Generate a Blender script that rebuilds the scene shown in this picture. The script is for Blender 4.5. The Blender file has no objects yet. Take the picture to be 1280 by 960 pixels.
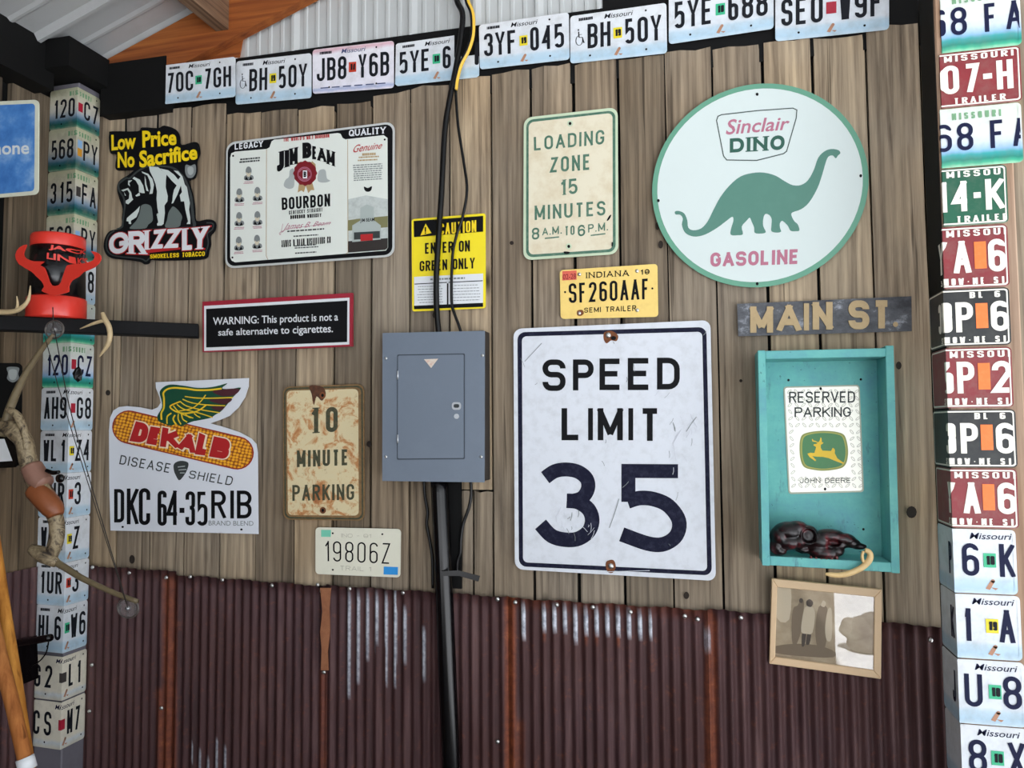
import bpy, bmesh, math, random
from mathutils import Vector, Matrix
from mathutils.geometry import tessellate_polygon
random.seed(7)
PI = math.pi
H = 1.6                                   # camera height above the shed floor
# ------------------------------------------------------------------ camera
YAW, PIT, ROL, F = math.radians(13.9), math.radians(3.27), math.radians(-.37), 961.2
cy_, sy_ = math.cos(YAW), math.sin(YAW)
FW = Vector((-sy_*math.cos(PIT), cy_*math.cos(PIT), math.sin(PIT)))
_r = Vector((cy_, sy_, 0)); _u = _r.cross(FW)
RT = _r*math.cos(ROL) + _u*math.sin(ROL); UP = -_r*math.sin(ROL) + _u*math.cos(ROL)
camd = bpy.data.cameras.new('camera'); cam = bpy.data.objects.new('camera', camd)
bpy.context.scene.collection.objects.link(cam)
camd.sensor_width = 36; camd.lens = F/1280*36; camd.clip_start = .02; camd.clip_end = 200
m = Matrix((RT, UP, -FW)).transposed().to_4x4(); m.translation = Vector((0, 0, H)); cam.matrix_world = m
bpy.context.scene.camera = cam
# ------------------------------------------------------------------ light
sc = bpy.context.scene
sc.view_settings.view_transform = 'Standard'; sc.view_settings.look = 'None'
sc.view_settings.gamma = 1; sc.view_settings.exposure = 0.06; sc.view_settings.use_curve_mapping = False
w = bpy.data.worlds.new('daylight'); sc.world = w; w.use_nodes = True
nt = w.node_tree; bg = nt.nodes['Background']
bg.inputs[0].default_value = (.88, .94, 1.0, 1); bg.inputs[1].default_value = 1.1
sd = bpy.data.lights.new('sun', 'SUN'); sd.energy = 25.0; sd.angle = math.radians(.6); sd.color = (1, .98, .95)
so = bpy.data.objects.new('sun', sd); sc.collection.objects.link(so)
so.rotation_euler = Vector((.03, -1.0, -1.25)).to_track_quat('-Z', 'Y').to_euler()   # from behind the shed, over its roof
# daylight falling in through the open front and right side of the shed
for nm_, loc, tgt, sx, sz, en in (('open_front_daylight', (1.9, -2.5, 2.1), (-.4, 2.3, 1.5), 3.0, 2.2, 30),
                                  ('open_side_daylight', (3.3, .4, 1.9), (-.8, 2.3, 1.5), 2.4, 1.8, 17)):
    ld = bpy.data.lights.new(nm_, 'AREA'); ld.shape = 'RECTANGLE'; ld.size = sx; ld.size_y = sz; ld.energy = en; ld.color = (.9, .95, 1)
    lo = bpy.data.objects.new(nm_, ld); sc.collection.objects.link(lo); lo.location = loc
    lo.rotation_euler = (Vector(tgt)-Vector(loc)).to_track_quat('-Z', 'Y').to_euler()

# ------------------------------------------------------------------ picture ray -> place on a real plane
D = 2.365                                 # distance of the wall the signs hang on
def ray(x, y): return FW + RT*((x-640)/F) - UP*((y-480)/F)
def atY(x, y, Y=D):
    d = ray(x, y); p = d*(Y/d.y); p.z += H; return p
def atX(x, y, X):
    d = ray(x, y); p = d*(X/d.x); p.z += H; return p
def mk(ox=0, oy=0, s=1, Y=D):
    def f(x, y, d=0):
        p = atY(ox+x/s, oy+y/s, Y); p.y -= d; return p
    return f
# ------------------------------------------------------------------ objects
def link(o, parent=None):
    sc.collection.objects.link(o)
    if parent: o.parent = parent
    return o
def tag(o, label, cat, group=None):
    o['label'] = label; o['category'] = cat
    if group: o['group'] = group
    return o
def thing(name, label, cat, loc, group=None):
    o = bpy.data.objects.new(name, None); o.location = loc; o.empty_display_size = .05
    link(o); return tag(o, label, cat, group)
def wloc(o):
    v = Vector(o.location); p = o.parent
    while p: v += Vector(p.location); p = p.parent
    return v
def obj(name, vs, fs, mat, parent=None, uv=None, smooth=False, origin=None, attr=None, fix=True):
    o0 = wloc(parent) if parent else Vector((0, 0, 0))
    vs = [Vector(v) for v in vs]
    org = Vector(origin) if origin is not None else (o0 if parent else sum(vs, Vector())/max(1, len(vs)))
    me = bpy.data.meshes.new(name); me.from_pydata([v-org for v in vs], [], fs)
    if uv:
        l = me.uv_layers.new(name='UVMap')
        for lp in me.loops: l.data[lp.index].uv = uv[lp.vertex_index]
    if attr:
        a = me.color_attributes.new('wear', 'FLOAT_COLOR', 'POINT')
        for i, c in enumerate(attr): a.data[i].color = c
    if fix:
        bm = bmesh.new(); bm.from_mesh(me); bmesh.ops.recalc_face_normals(bm, faces=bm.faces); bm.to_mesh(me); bm.free()
    me.materials.append(mat)
    if smooth:
        for p in me.polygons: p.use_smooth = True
    o = bpy.data.objects.new(name, me); o.location = org-o0 if parent else org
    return link(o, parent)
def struct(o): o['kind'] = 'structure'; return o
# ------------------------------------------------------------------ shapes in 2D : (points, faces)
def join(*ss):
    P, Fc = [], []
    for p, f in ss:
        k = len(P); P += list(p); Fc += [tuple(i+k for i in q) for q in f]
    return P, Fc
def poly(pts):
    pts = [tuple(p) for p in pts]
    t = tessellate_polygon([[Vector((p[0], p[1], 0)) for p in pts]])
    return pts, [tuple(q) for q in t]
def cr(pts, closed=True, n=4):
    out = []; N = len(pts); rng = N if closed else N-1
    for i in range(rng):
        if closed: p0, p1, p2, p3 = pts[i-1], pts[i], pts[(i+1) % N], pts[(i+2) % N]
        else: p0, p1, p2, p3 = pts[max(i-1, 0)], pts[i], pts[i+1], pts[min(i+2, N-1)]
        for j in range(n):
            t = j/n
            out.append(tuple(.5*((2*b)+(-a+c)*t+(2*a-5*b+4*c-d)*t*t+(-a+3*b-3*c+d)*t**3) for a, b, c, d in zip(p0, p1, p2, p3)))
    if not closed: out.append(tuple(pts[-1]))
    return out
def blob(pts, n=4): return poly(cr(pts, True, n))
def arc(cx, cy, rx, ry, a0, a1, n=None):
    n = n or max(2, int(abs(a1-a0)/18))
    return [(cx+rx*math.cos(math.radians(a0+(a1-a0)*i/n)), cy+ry*math.sin(math.radians(a0+(a1-a0)*i/n))) for i in range(n+1)]
def ell(cx, cy, rx, ry, n=20): return poly(arc(cx, cy, rx, ry, 0, 360, n)[:-1])
def rquad(q, r=0, n=4):
    """outline of a four-cornered shape (TL TR BR BL) with rounded corners"""
    if r == 0: return [tuple(p) for p in q]
    out = []
    for i in range(4):
        a, b, c = Vector(q[i-1]), Vector(q[i]), Vector(q[(i+1) % 4])
        da, dc = (a-b).normalized(), (c-b).normalized()
        p0, p2 = b+da*r, b+dc*r
        for j in range(n+1):
            t = j/n; k = .447   # close to a circular corner
            c1, c2 = p0+(b-p0)*(1-k+.0)*1.0, p2+(b-p2)*(1-k)
            u = 1-t; P = p0*u**3+c1*3*u*u*t+c2*3*u*t*t+p2*t**3
            out.append((P.x, P.y))
    return out
def ringq(q0, r0, q1, r1, n=4):
    a, b = rquad(q0, r0, n), rquad(q1, r1, n)
    if len(a) != len(b): raise ValueError
    N = len(a); return a+b, [(i, (i+1) % N, N+(i+1) % N, N+i) for i in range(N)]
def ribbon(pts, sw, closed=False):
    p = [Vector(a) for a in pts]
    if closed and (p[0]-p[-1]).length < 1e-6: p = p[:-1]
    q = [p[0]]
    for a in p[1:]:
        if (a-q[-1]).length > 1e-5: q.append(a)
    p = q; n = len(p)
    if n < 2: return [], []
    P = []
    for i in range(n):
        a = p[i-1] if (i > 0 or closed) else None
        c = p[(i+1) % n] if (i < n-1 or closed) else None
        if a is None: t = (c-p[i]).normalized(); nn = Vector((-t.y, t.x)); k = 1
        elif c is None: t = (p[i]-a).normalized(); nn = Vector((-t.y, t.x)); k = 1
        else:
            t1, t2 = (p[i]-a).normalized(), (c-p[i]).normalized()
            n1, n2 = Vector((-t1.y, t1.x)), Vector((-t2.y, t2.x)); nn = n1+n2
            if nn.length < 1e-3: nn = n1; k = 1
            else: nn.normalize(); k = min(2.2, 1/max(.2, nn.dot(n1)))
        P += [tuple(p[i]+nn*sw/2*k), tuple(p[i]-nn*sw/2*k)]
    m_ = n if closed else n-1
    return P, [(2*i, 2*i+1, 2*((i+1) % n)+1, 2*((i+1) % n)) for i in range(m_)]
# ------------------------------------------------------------------ stroke lettering
RW = {'I': 0, '1': .4, 'J': .8, 'L': .85, 'E': .88, 'F': .85, 'T': .95, 'M': 1.3, 'W': 1.5, '.': 0, ':': 0, '-': .55, ' ': .5, 'V': 1.05, 'A': 1.1, 'Y': 1.05, "'": 0, '!': 0, ',': 0}
def glyph(ch, k):
    """strokes of a capital or figure in a unit box; k = half width / height of the centre line box"""
    q = .5/max(k, .05)
    ry = min(k, .46); rx = min(.5, ry*q); r2 = min(k, .235); x2 = min(.5, r2*q); m = .52
    TL = arc(rx, 1-ry, rx, ry, 180, 90); TR = arc(1-rx, 1-ry, rx, ry, 90, 0)
    BR = arc(1-rx, ry, rx, ry, 0, -90); BL = arc(rx, ry, rx, ry, 270, 180)
    uTL = arc(x2, 1-r2, x2, r2, 180, 90); uTR = arc(1-x2, 1-r2, x2, r2, 90, 0)
    uBR = arc(1-x2, m+r2, x2, r2, 0, -90); uBL = arc(x2, m+r2, x2, r2, 180, 270)
    lTR = arc(1-x2, m-r2, x2, r2, 90, 0); lBR = arc(1-x2, r2, x2, r2, 0, -90); lBL = arc(x2, r2, x2, r2, 270, 180)
    lTL = arc(x2, m-r2, x2, r2, 180, 90)
    if ch in '0OQ':
        s = [TL+TR+BR+BL+[TL[0]]]
        return s+[[(.6, .25), (1.05, -.05)]] if ch == 'Q' else s
    if ch == 'C': return [[(1, .7)]+TR[::-1]+TL[::-1]+BL[::-1]+BR[::-1]+[(1, .3)]]
    if ch == 'G': return [[(1, .7)]+TR[::-1]+TL[::-1]+BL[::-1]+BR[::-1]+[(1, .45), (.55, .45)]]
    if ch == 'S': return [[(1, .76)]+uTR[::-1]+uTL[::-1]+uBL+lTR+lBR+lBL+[(0, .24)]]
    if ch == '3': return [[(0, .78)]+uTL+uTR+uBR+[(.42, m)], [(.42, m)]+lTR+lBR+lBL+[(0, .22)]]
    if ch == '8': return [uTL+uTR+uBR+uBL[::-1]+[uTL[0]], lTL+lTR+lBR+lBL+[lTL[0]]]
    if ch == '6': return [[(.95, .84)]+TR[::-1][1:]+TL[::-1]+BL[::-1]+BR[::-1]+arc(1-x2, .58-r2, x2, r2, 0, 90)+arc(x2, .58-r2, x2, r2, 90, 160)]
    if ch == '9': return [[(1-a, 1-b) for a, b in s] for s in glyph('6', k)]
    if ch == '5':
        rb = min(k, .29); xb = min(.5, rb*q)
        return [[(.95, 1), (.06, 1), (.02, .5)]+arc(1-xb, .6-rb, xb, rb, 120, 0)+arc(1-xb, rb, xb, rb, 0, -90)+arc(xb, rb, xb, rb, 270, 195)]
    if ch == '2': return [[(0, .75)]+uTL+uTR+[(1, .66), (0, 0), (1, 0)]]
    if ch == '4': return [[(.74, 0), (.74, 1)], [(.74, 1), (0, .3), (1, .3)]]
    if ch == '7': return [[(0, 1), (1, 1), (.35, 0)]]
    if ch == '1': return [[(0, .76), (.95, .97)], [(1, 1), (1, 0)]]
    if ch == 'A': return [[(0, 0), (.5, 1)], [(.5, 1), (1, 0)], [(.17, .3), (.83, .3)]]
    if ch == 'B': return [[(0, m), (0, 0)]+lBR[::-1]+lTR[::-1]+[(0, m)], [(0, m), (0, 1)]+uTR+uBR+[(.1, m)]]
    if ch == 'D': return [[(0, 0), (0, 1)]+TR+BR+[(0, 0)]]
    if ch == 'E': return [[(1, 1), (0, 1), (0, 0), (1, 0)], [(0, m), (.88, m)]]
    if ch == 'F': return [[(1, 1), (0, 1), (0, 0)], [(0, m), (.85, m)]]
    if ch == 'H': return [[(0, 0), (0, 1)], [(1, 0), (1, 1)], [(0, m), (1, m)]]
    if ch == 'I': return [[(.5, 0), (.5, 1)]]
    if ch == 'J': return [[(1, 1)]+BR+BL+[(0, .3)]]
    if ch == 'K': return [[(0, 0), (0, 1)], [(1, 1), (0, .38)], [(.32, .58), (1, 0)]]
    if ch == 'L': return [[(0, 1), (0, 0), (1, 0)]]
    if ch == 'M': return [[(0, 0), (0, 1)], [(0, 1), (.5, .12)], [(.5, .12), (1, 1)], [(1, 1), (1, 0)]]
    if ch == 'N': return [[(0, 0), (0, 1)], [(0, 1), (1, 0)], [(1, 0), (1, 1)]]
    if ch == 'P': return [[(0, 0), (0, 1)]+uTR+arc(1-x2, m-.04+r2, x2, r2, 0, -90)+[(0, m-.04)]]
    if ch == 'R': return [[(0, 0), (0, 1)]+uTR+uBR+[(0, m)], [(.5, m), (1, 0)]]
    if ch == 'T': return [[(0, 1), (1, 1)], [(.5, 1), (.5, 0)]]
    if ch == 'U': return [[(0, 1)]+BL[::-1]+BR[::-1]+[(1, 1)]]
    if ch == 'V': return [[(0, 1), (.5, 0)], [(.5, 0), (1, 1)]]
    if ch == 'W': return [[(0, 1), (.25, 0)], [(.25, 0), (.5, .9)], [(.5, .9), (.75, 0)], [(.75, 0), (1, 1)]]
    if ch == 'X': return [[(0, 0), (1, 1)], [(0, 1), (1, 0)]]
    if ch == 'Y': return [[(0, 1), (.5, .45), (1, 1)], [(.5, .45), (.5, 0)]]
    if ch == 'Z': return [[(0, 1), (1, 1), (0, 0), (1, 0)]]
    if ch == '-': return [[(0, .45), (1, .45)]]
    return []
def bil(q):
    TL, TR, BR, BL = [Vector(a) for a in q]
    def f(x, y):
        p = BL*(1-x)*(1-y)+BR*x*(1-y)+TR*x*y+TL*(1-x)*y; return (p.x, p.y)
    return f
def stext(s, q, sw=.16, gap=.16, serif=0, asp=None, split=False):
    """lettering of ribbons that fills the four-cornered box q (TL TR BR BL)"""
    TL, TR, BR, BL = [Vector(a) for a in q]
    if asp is None: asp = ((TR-TL).length+(BR-BL).length)/max(1e-6, (TL-BL).length+(TR-BR).length)
    n = len(s); rws = [RW.get(c, 1) for c in s]; g = gap*1.0
    wu = (asp-n*sw-(n-1)*g)/max(.01, sum(rws))
    if wu < .05: g = max(.03, (asp-n*sw-.12*sum(rws))/max(1, n-1)); wu = max(.06, (asp-n*sw-(n-1)*g)/max(.01, sum(rws)))
    x = 0; out = []; chs = []
    for c, rw in zip(s, rws):
        w_ = rw*wu; hh = 1-sw; o0 = len(out)
        if c in '.:,!\'':
            for yy in ({'.': [0], ':': [.1, .6], ',': [0], "'": [.85], '!': [0]}[c]):
                out.append(ell(x+sw/2, sw/2+yy*hh, sw*.6, sw*.6, 8))
            if c == '!': out.append(ribbon([(x+sw/2, .3), (x+sw/2, 1)], sw))
        else:
            k = max(.04, w_/2/hh) if rw else .1
            for st in glyph(c, k):
                P = [(x+sw/2+px*w_, sw/2+py*hh) for px, py in st] if rw else [(x+sw/2, sw/2+py*hh) for px, py in st]
                cl = math.dist(P[0], P[-1]) < 1e-6 and len(P) > 3
                if not cl:   # square ends reach the cap line and the base line
                    for e, i in ((0, 1), (-1, -2)):
                        a, b = Vector(P[e]), Vector(P[i]); d = (a-b)
                        if d.length > 0 and abs(d.y) > .6*d.length and (a.y < sw*.7 or a.y > 1-sw*.7):
                            P[e] = tuple(a+d.normalized()*sw/2)
                            if serif:
                                yy = serif*.35 if a.y < .5 else 1-serif*.35
                                out.append(ribbon([(a.x-sw/2-serif, yy), (a.x+sw/2+serif, yy)], serif*.7))
                        elif d.length > 0 and serif and abs(d.x) > .6*d.length:
                            out.append(ribbon([(a.x, a.y-serif*1.1), (a.x, a.y+serif*1.1)], serif*.7))
                out.append(ribbon(P, sw, cl))
        x += w_+sw+g; chs.append(out[o0:])
    B = bil(q)
    def fin(o, k0=0):
        P, Fc = join(*[([(a[0], min(1, max(0, a[1])), LAY*((k+k0) % 5)+1.2e-5*i) for i, a in enumerate(p)], f) for k, (p, f) in enumerate(o)]) if o else ([], [])
        return [B(a[0]/asp, a[1])+(a[2],) for a in P], Fc
    if split: return [fin(o) for o in chs if o]
    return fin(out)
LAY = .00016
_tc = {}
def btext(s, q, bold=0, shear=0, full=None):
    """built-in font, stretched to the box q"""
    key = (s, bold, shear)
    if key not in _tc:
        cu = bpy.data.curves.new('t', 'FONT'); cu.body = s; cu.size = 1; cu.offset = bold; cu.shear = shear; cu.resolution_u = 3
        to = bpy.data.objects.new('t', cu); sc.collection.objects.link(to)
        dg = bpy.context.evaluated_depsgraph_get(); ev = to.evaluated_get(dg); me = ev.to_mesh()
        P = [(v.co.x, v.co.y) for v in me.vertices]; Fc = [tuple(p.vertices) for p in me.polygons]
        ev.to_mesh_clear(); bpy.data.objects.remove(to); bpy.data.curves.remove(cu)
        x0, x1 = min(p[0] for p in P), max(p[0] for p in P); y0, y1 = min(p[1] for p in P), max(p[1] for p in P)
        _tc[key] = ([((a-x0)/(x1-x0), (b-y0)/(y1-y0)) for a, b in P], Fc)
    P, Fc = _tc[key]; B = bil(q)
    return [B(a, b) for a, b in P], Fc
def lines(x0, y0, x1, y1, n, h, slope=0, jag=.12):
    """small print too fine to read: rows of dashes"""
    out = []
    for i in range(n):
        y = y0+(y1-y0)*i/max(1, n-1); x = x0+(x1-x0)*jag*random.random(); e = x1-(x1-x0)*jag*random.random()
        while x < e:
            l = (x1-x0)*random.uniform(.04, .13); xx = min(x+l, e)
            out.append(poly([(x, y+(x-x0)*slope), (xx, y+(xx-x0)*slope), (xx, y+(xx-x0)*slope+h), (x, y+(x-x0)*slope+h)])); x = xx+(x1-x0)*.02
    return join(*out)
# ------------------------------------------------------------------ print on / slab of a mapped surface
def flat(name, sh, mp, d, mat, parent, uvq=None, cuts=None, clip=None):
    P, Fc = sh
    if cuts or clip: P, Fc = cut(P, Fc, cuts or [], clip)
    if not Fc: return None
    return obj(name, [mp(p[0], p[1], d+(p[2] if len(p) > 2 else 0)) for p in P], Fc, mat, parent, fix=False, uv=[(p[0], p[1]) for p in P])
def letters(s, q, mp, d, mat, parent, name='letter', cuts=None, clip=None, **kw):
    for sh in stext(s, q, split=True, **kw): flat(name, sh, mp, d, mat, parent, cuts=cuts, clip=clip)
def cut(P, Fc, xs, clip=None):
    bm = bmesh.new(); vs = [bm.verts.new((p[0], p[1], p[2] if len(p) > 2 else 0)) for p in P]
    for f in Fc:
        try: bm.faces.new([vs[i] for i in f])
        except ValueError: pass
    for x in xs: bmesh.ops.bisect_plane(bm, geom=bm.verts[:]+bm.edges[:]+bm.faces[:], dist=1e-6, plane_co=(x, 0, 0), plane_no=(1, 0, 0))
    if clip:
        for x, k in ((clip[0], -1), (clip[1], 1)): bmesh.ops.bisect_plane(bm, geom=bm.verts[:]+bm.edges[:]+bm.faces[:], dist=1e-6, plane_co=(x, 0, 0), plane_no=(k, 0, 0), clear_outer=True)
    bm.verts.index_update(); o = ([(v.co.x, v.co.y, v.co.z) for v in bm.verts], [tuple(v.index for v in f.verts) for f in bm.faces]); bm.free(); return o
def slab(name, outline, mp, d0, d1, mat, parent, uvf=None, smooth=False, **kw):
    """plate between d0 (back) and d1 (front) with side walls"""
    o = list(outline); n = len(o); P, T = poly(o)
    vs = [mp(a, b, d1) for a, b in P]+[mp(a, b, d0) for a, b in P]
    fs = [tuple(t) for t in T]+[tuple(n+i for i in t[::-1]) for t in T]+[(i, (i+1) % n, n+(i+1) % n, n+i) for i in range(n)]
    uv = [uvf(a, b) if uvf else (a, b) for a, b in P]*2
    return obj(name, vs, fs, mat, parent, uv=uv, **kw)
def raised(name, sh, mp, d0, d1, mat, parent):
    """solid lettering: top face plus walls round every boundary edge"""
    P, Fc = sh; n = len(P); cnt = {}
    for f in Fc:
        for a, b in zip(f, f[1:]+f[:1]): cnt[frozenset((a, b))] = cnt.get(frozenset((a, b)), 0)+1
    fs = list(Fc)
    for f in Fc:
        for a, b in zip(f, f[1:]+f[:1]):
            if cnt[frozenset((a, b))] == 1: fs.append((a, b, n+b, n+a))
    return obj(name, [mp(a, b, d1) for a, b in P]+[mp(a, b, d0) for a, b in P], fs, mat, parent, fix=False)
def boxv(x0, x1, y0, y1, z0, z1):
    return ([(x, y, z) for x in (x0, x1) for y in (y0, y1) for z in (z0, z1)],
            [(0, 1, 3, 2), (4, 6, 7, 5), (0, 4, 5, 1), (2, 3, 7, 6), (0, 2, 6, 4), (1, 5, 7, 3)])
def box(name, b, mat, parent=None, bev=0, **kw):
    v, f = boxv(*b); o = obj(name, v, f, mat, parent, **kw)
    if bev: bevel(o, bev)
    return o
def bevel(o, wd, seg=1):
    bm = bmesh.new(); bm.from_mesh(o.data)
    bmesh.ops.bevel(bm, geom=bm.edges[:], offset=wd, segments=seg, affect='EDGES', clamp_overlap=True); bm.to_mesh(o.data); bm.free()
def tubev(pts, rad, n=10, sm=5):
    pts = [Vector(p) for p in pts]; R = rad if isinstance(rad, (list, tuple)) else [rad]*len(pts)
    if sm > 1 and len(pts) > 2:
        q = cr([tuple(p)+(r,) for p, r in zip(pts, R)], False, sm); pts = [Vector(a[:3]) for a in q]; R = [a[3] for a in q]
    vs, fs = [], []; up = Vector((0, 1, 0)); N = len(pts)
    for i, p in enumerate(pts):
        t = (pts[min(i+1, N-1)]-pts[max(i-1, 0)]).normalized()
        if i == 0:
            if abs(t.dot(up)) > .9: up = Vector((1, 0, 0))
        s = t.cross(up).normalized(); up = s.cross(t).normalized()
        for j in range(n):
            a = 2*PI*j/n; vs.append(p+(s*math.cos(a)+up*math.sin(a))*max(R[i], 1e-4))
    for i in range(N-1):
        for j in range(n): fs.append((i*n+j, i*n+(j+1) % n, (i+1)*n+(j+1) % n, (i+1)*n+j))
    fs += [tuple(range(n))[::-1], tuple((N-1)*n+j for j in range(n))]
    return vs, fs
def tube(name, pts, rad, mat, parent=None, n=10, sm=5):
    v, f = tubev(pts, rad, n, sm); return obj(name, v, f, mat, parent, smooth=True)
def lathe(prof, c, n=32, axis='z'):
    vs, fs = [], []
    for r, h in prof:
        for j in range(n):
            a = 2*PI*j/n; x, y = r*math.cos(a), r*math.sin(a)
            vs.append(Vector(c)+(Vector((x, y, h)) if axis == 'z' else Vector((x, -h, y))))
    for i in range(len(prof)-1):
        for j in range(n): fs.append((i*n+j, i*n+(j+1) % n, (i+1)*n+(j+1) % n, (i+1)*n+j))
    fs += [tuple(range(n))[::-1], tuple((len(prof)-1)*n+j for j in range(n))]
    return vs, fs
# ------------------------------------------------------------------ materials
def lin(c):
    if isinstance(c, str): c = tuple(int(c[i:i+2], 16) for i in (0, 2, 4))
    return tuple((v/255/12.92 if v/255 <= .04045 else ((v/255+.055)/1.055)**2.4) for v in c)+(1,)
class NT:
    def __init__(s, name, rough=.6, metal=0, spec=None):
        s.m = bpy.data.materials.new(name); s.m.use_nodes = True; s.t = s.m.node_tree; s.b = s.t.nodes['Principled BSDF']
        s.b.inputs['Roughness'].default_value = rough; s.b.inputs['Metallic'].default_value = metal
        if spec is not None: s.b.inputs['Specular IOR Level'].default_value = spec
    def n(s, t, **kw):
        x = s.t.nodes.new('ShaderNode'+t)
        for k, v in kw.items():
            if k.startswith('i_'):
                key = k[2:]; key = int(key) if key.isdigit() else key.replace('_', ' ')
                x.inputs[key].default_value = v
            else: setattr(x, k, v)
        return x
    def l(s, a, b): s.t.links.new(a, b)
    def noise(s, co, scale, det=4, rough=.6, dist=0):
        x = s.n('TexNoise', i_Scale=scale, i_Detail=det, i_Roughness=rough, i_Distortion=dist); s.l(co, x.inputs['Vector']); return x.outputs['Fac']
    def ramp(s, v, stops):
        x = s.n('ValToRGB'); e = x.color_ramp.elements
        while len(e) < len(stops): e.new(.5)
        for q, (p, c) in zip(e, stops): q.position = p; q.color = c if len(c) == 4 else tuple(c)+(1,)
        s.l(v, x.inputs[0]); return x.outputs[0]
    def mix(s, f, a, b, mode='MIX'):
        x = s.n('Mix', data_type='RGBA', blend_type=mode)
        for v, i in ((f, 0), (a, 6), (b, 7)):
            if hasattr(v, 'is_output'): s.l(v, x.inputs[i])
            else: x.inputs[i].default_value = v
        return x.outputs[2]
    def mapv(s, co, sc_, loc=(0, 0, 0)):
        x = s.n('Mapping'); x.inputs['Scale'].default_value = sc_; x.inputs['Location'].default_value = loc; s.l(co, x.inputs[0]); return x.outputs[0]
    def bump(s, h, st, dist=.002):
        x = s.n('Bump', i_Strength=st, i_Distance=dist); s.l(h, x.inputs['Height']); s.l(x.outputs[0], s.b.inputs['Normal'])
    def geo(s): return s.n('NewGeometry').outputs['Position']
W3 = lambda a: (a, a, a, 1)
def plain(name, col, rough=.5, metal=0, dirt=0, dcol='5a4a38', dscale=18, spec=None, emit=None):
    M = NT(name, rough, metal, spec); c = lin(col)
    if dirt:
        g = M.geo(); f = M.ramp(M.noise(g, dscale, 6, .7), [(.5-.1*dirt, W3(0)), (.86, W3(min(1, dirt)))])
        M.l(M.mix(f, c, lin(dcol)), M.b.inputs['Base Color'])
    else: M.b.inputs['Base Color'].default_value = c
    return M.m
def wood(name, lo, hi, warm, horiz=None, vary=.5, knots=True, dark='17120c', wave=.12):
    M = NT(name, .82, spec=.25); tc = M.n('TexCoord').outputs['Object']; oi = M.n('ObjectInfo')
    g = M.geo(); off = M.n('VectorMath', operation='ADD'); M.l(g, off.inputs[0])
    cx = M.n('CombineXYZ'); mu = M.n('Math', operation='MULTIPLY'); M.l(oi.outputs['Random'], mu.inputs[0]); mu.inputs[1].default_value = 37.
    for i in range(3): M.l(mu.outputs[0], cx.inputs[i])
    M.l(cx.outputs[0], off.inputs[1]); co = off.outputs[0]
    s1 = {None: (85, 85, 2.4), 'x': (2.4, 85, 85), 'y': (85, 2.4, 85)}[horiz]; s2 = {None: (9, 9, .9), 'x': (.9, 9, 9), 'y': (9, .9, 9)}[horiz]
    fine = M.noise(M.mapv(co, s1), 1.0, 6, .65, .4); broad = M.noise(M.mapv(co, s2), 1.0, 5, .6, 1.2)
    wv = M.n('TexWave', wave_type='BANDS', bands_direction='X' if horiz != 'x' else 'Z', i_Scale=1.3, i_Distortion=7., i_Detail=2.5)
    wv.inputs['Detail Scale'].default_value = .9; M.l(M.mapv(co, tuple(a*1.0 for a in s2)), wv.inputs['Vector'])
    a = M.mix(.6, M.ramp(fine, [(.28, W3(0)), (.72, W3(1))]), M.ramp(broad, [(.2, W3(.1)), (.8, W3(.9))]))
    a = M.mix(wave, a, wv.outputs['Color'])
    col = M.ramp(a, [(.14, lin(dark)), (.36, lin(lo)), (.8, lin(hi))])
    s3 = {None: (60, 60, .9), 'x': (.9, 60, 60), 'y': (60, .9, 60)}[horiz]; ck = M.ramp(M.noise(M.mapv(co, s3), 1.0, 3, .5, .6), [(.64, W3(0)), (.7, W3(.7))]); col = M.mix(ck, col, lin(dark))
    rnd = M.ramp(oi.outputs['Random'], [(0, (.6, .58, .55)), (.25, (.85, .83, .8)), (.5, (1, 1, 1)), (.75, (1.2, 1.17, 1.1)), (1, (1.45, 1.36, 1.2))]) if vary else None
    wn = M.noise(g, 1.7, 3, .5); f = M.ramp(wn, [(.4, W3(0)), (.65, W3(.55))])
    col = M.mix(f, col, M.mix(1.0, col, lin(warm), 'MULTIPLY'))
    if rnd: col = M.mix(vary*1.6, col, M.mix(1.0, col, rnd, 'MULTIPLY'))
    if knots:
        vo = M.n('TexVoronoi', feature='F1', i_Scale=1.0); M.l(M.mapv(co, tuple(6.5 if a > 10 else 1.9 for a in s1)), vo.inputs['Vector'])
        kf = M.ramp(vo.outputs['Distance'], [(.035, W3(.9)), (.11, W3(0))]); col = M.mix(kf, col, lin('1b130c'))
    M.l(col, M.b.inputs['Base Color']); M.bump(a, .55, .003); return M.m
m_wood = wood('weathered_board', '776c5f', 'b0a28e', (238, 220, 195), dark='372f27', vary=.6)
m_side = wood('aged_board', '453d33', '75695a', (225, 205, 175), dark='1f1811')  # left wall: older, darker wood than the back wall
m_post = wood('post_timber', '8f7663', 'b79d87', (240, 215, 190), vary=.2, dark='5b4636')
m_raf = wood('stained_rafter', '7c4422', 'a4642f', (235, 190, 150), horiz='x', vary=.2, knots=False, dark='5c3018', wave=.15)
m_purl = wood('old_rafter', '5a4232', '93765c', (230, 205, 175), horiz='y', vary=.2, knots=False, dark='2b1c12')
m_black = plain('black_paint', '0b0b0b', .75, spec=.2)
m_blk = plain('black_plastic', '060608', .2, spec=.4)
m_ink = plain('black_ink', '0c0d10', .6, spec=.15)
m_cable = plain('black_rubber', '070708', .3, spec=.3)
m_white = plain('white_enamel', 'e0e3e6', .35, dirt=.12, dcol='8f8a80')
m_dirtyw = plain('scuffed_white_sign', 'd6dae1', .42, dirt=.35, dcol='8d8c88', dscale=30)
m_navy = plain('sign_navy_black', '12142a', .6, dirt=.3, dcol='5d6078', dscale=60, spec=.15)
m_galv = plain('zinc', 'b9bcc0', .35, .8)
m_scr = plain('screw_zinc', 'c9c9c6', .3, .9)
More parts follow.
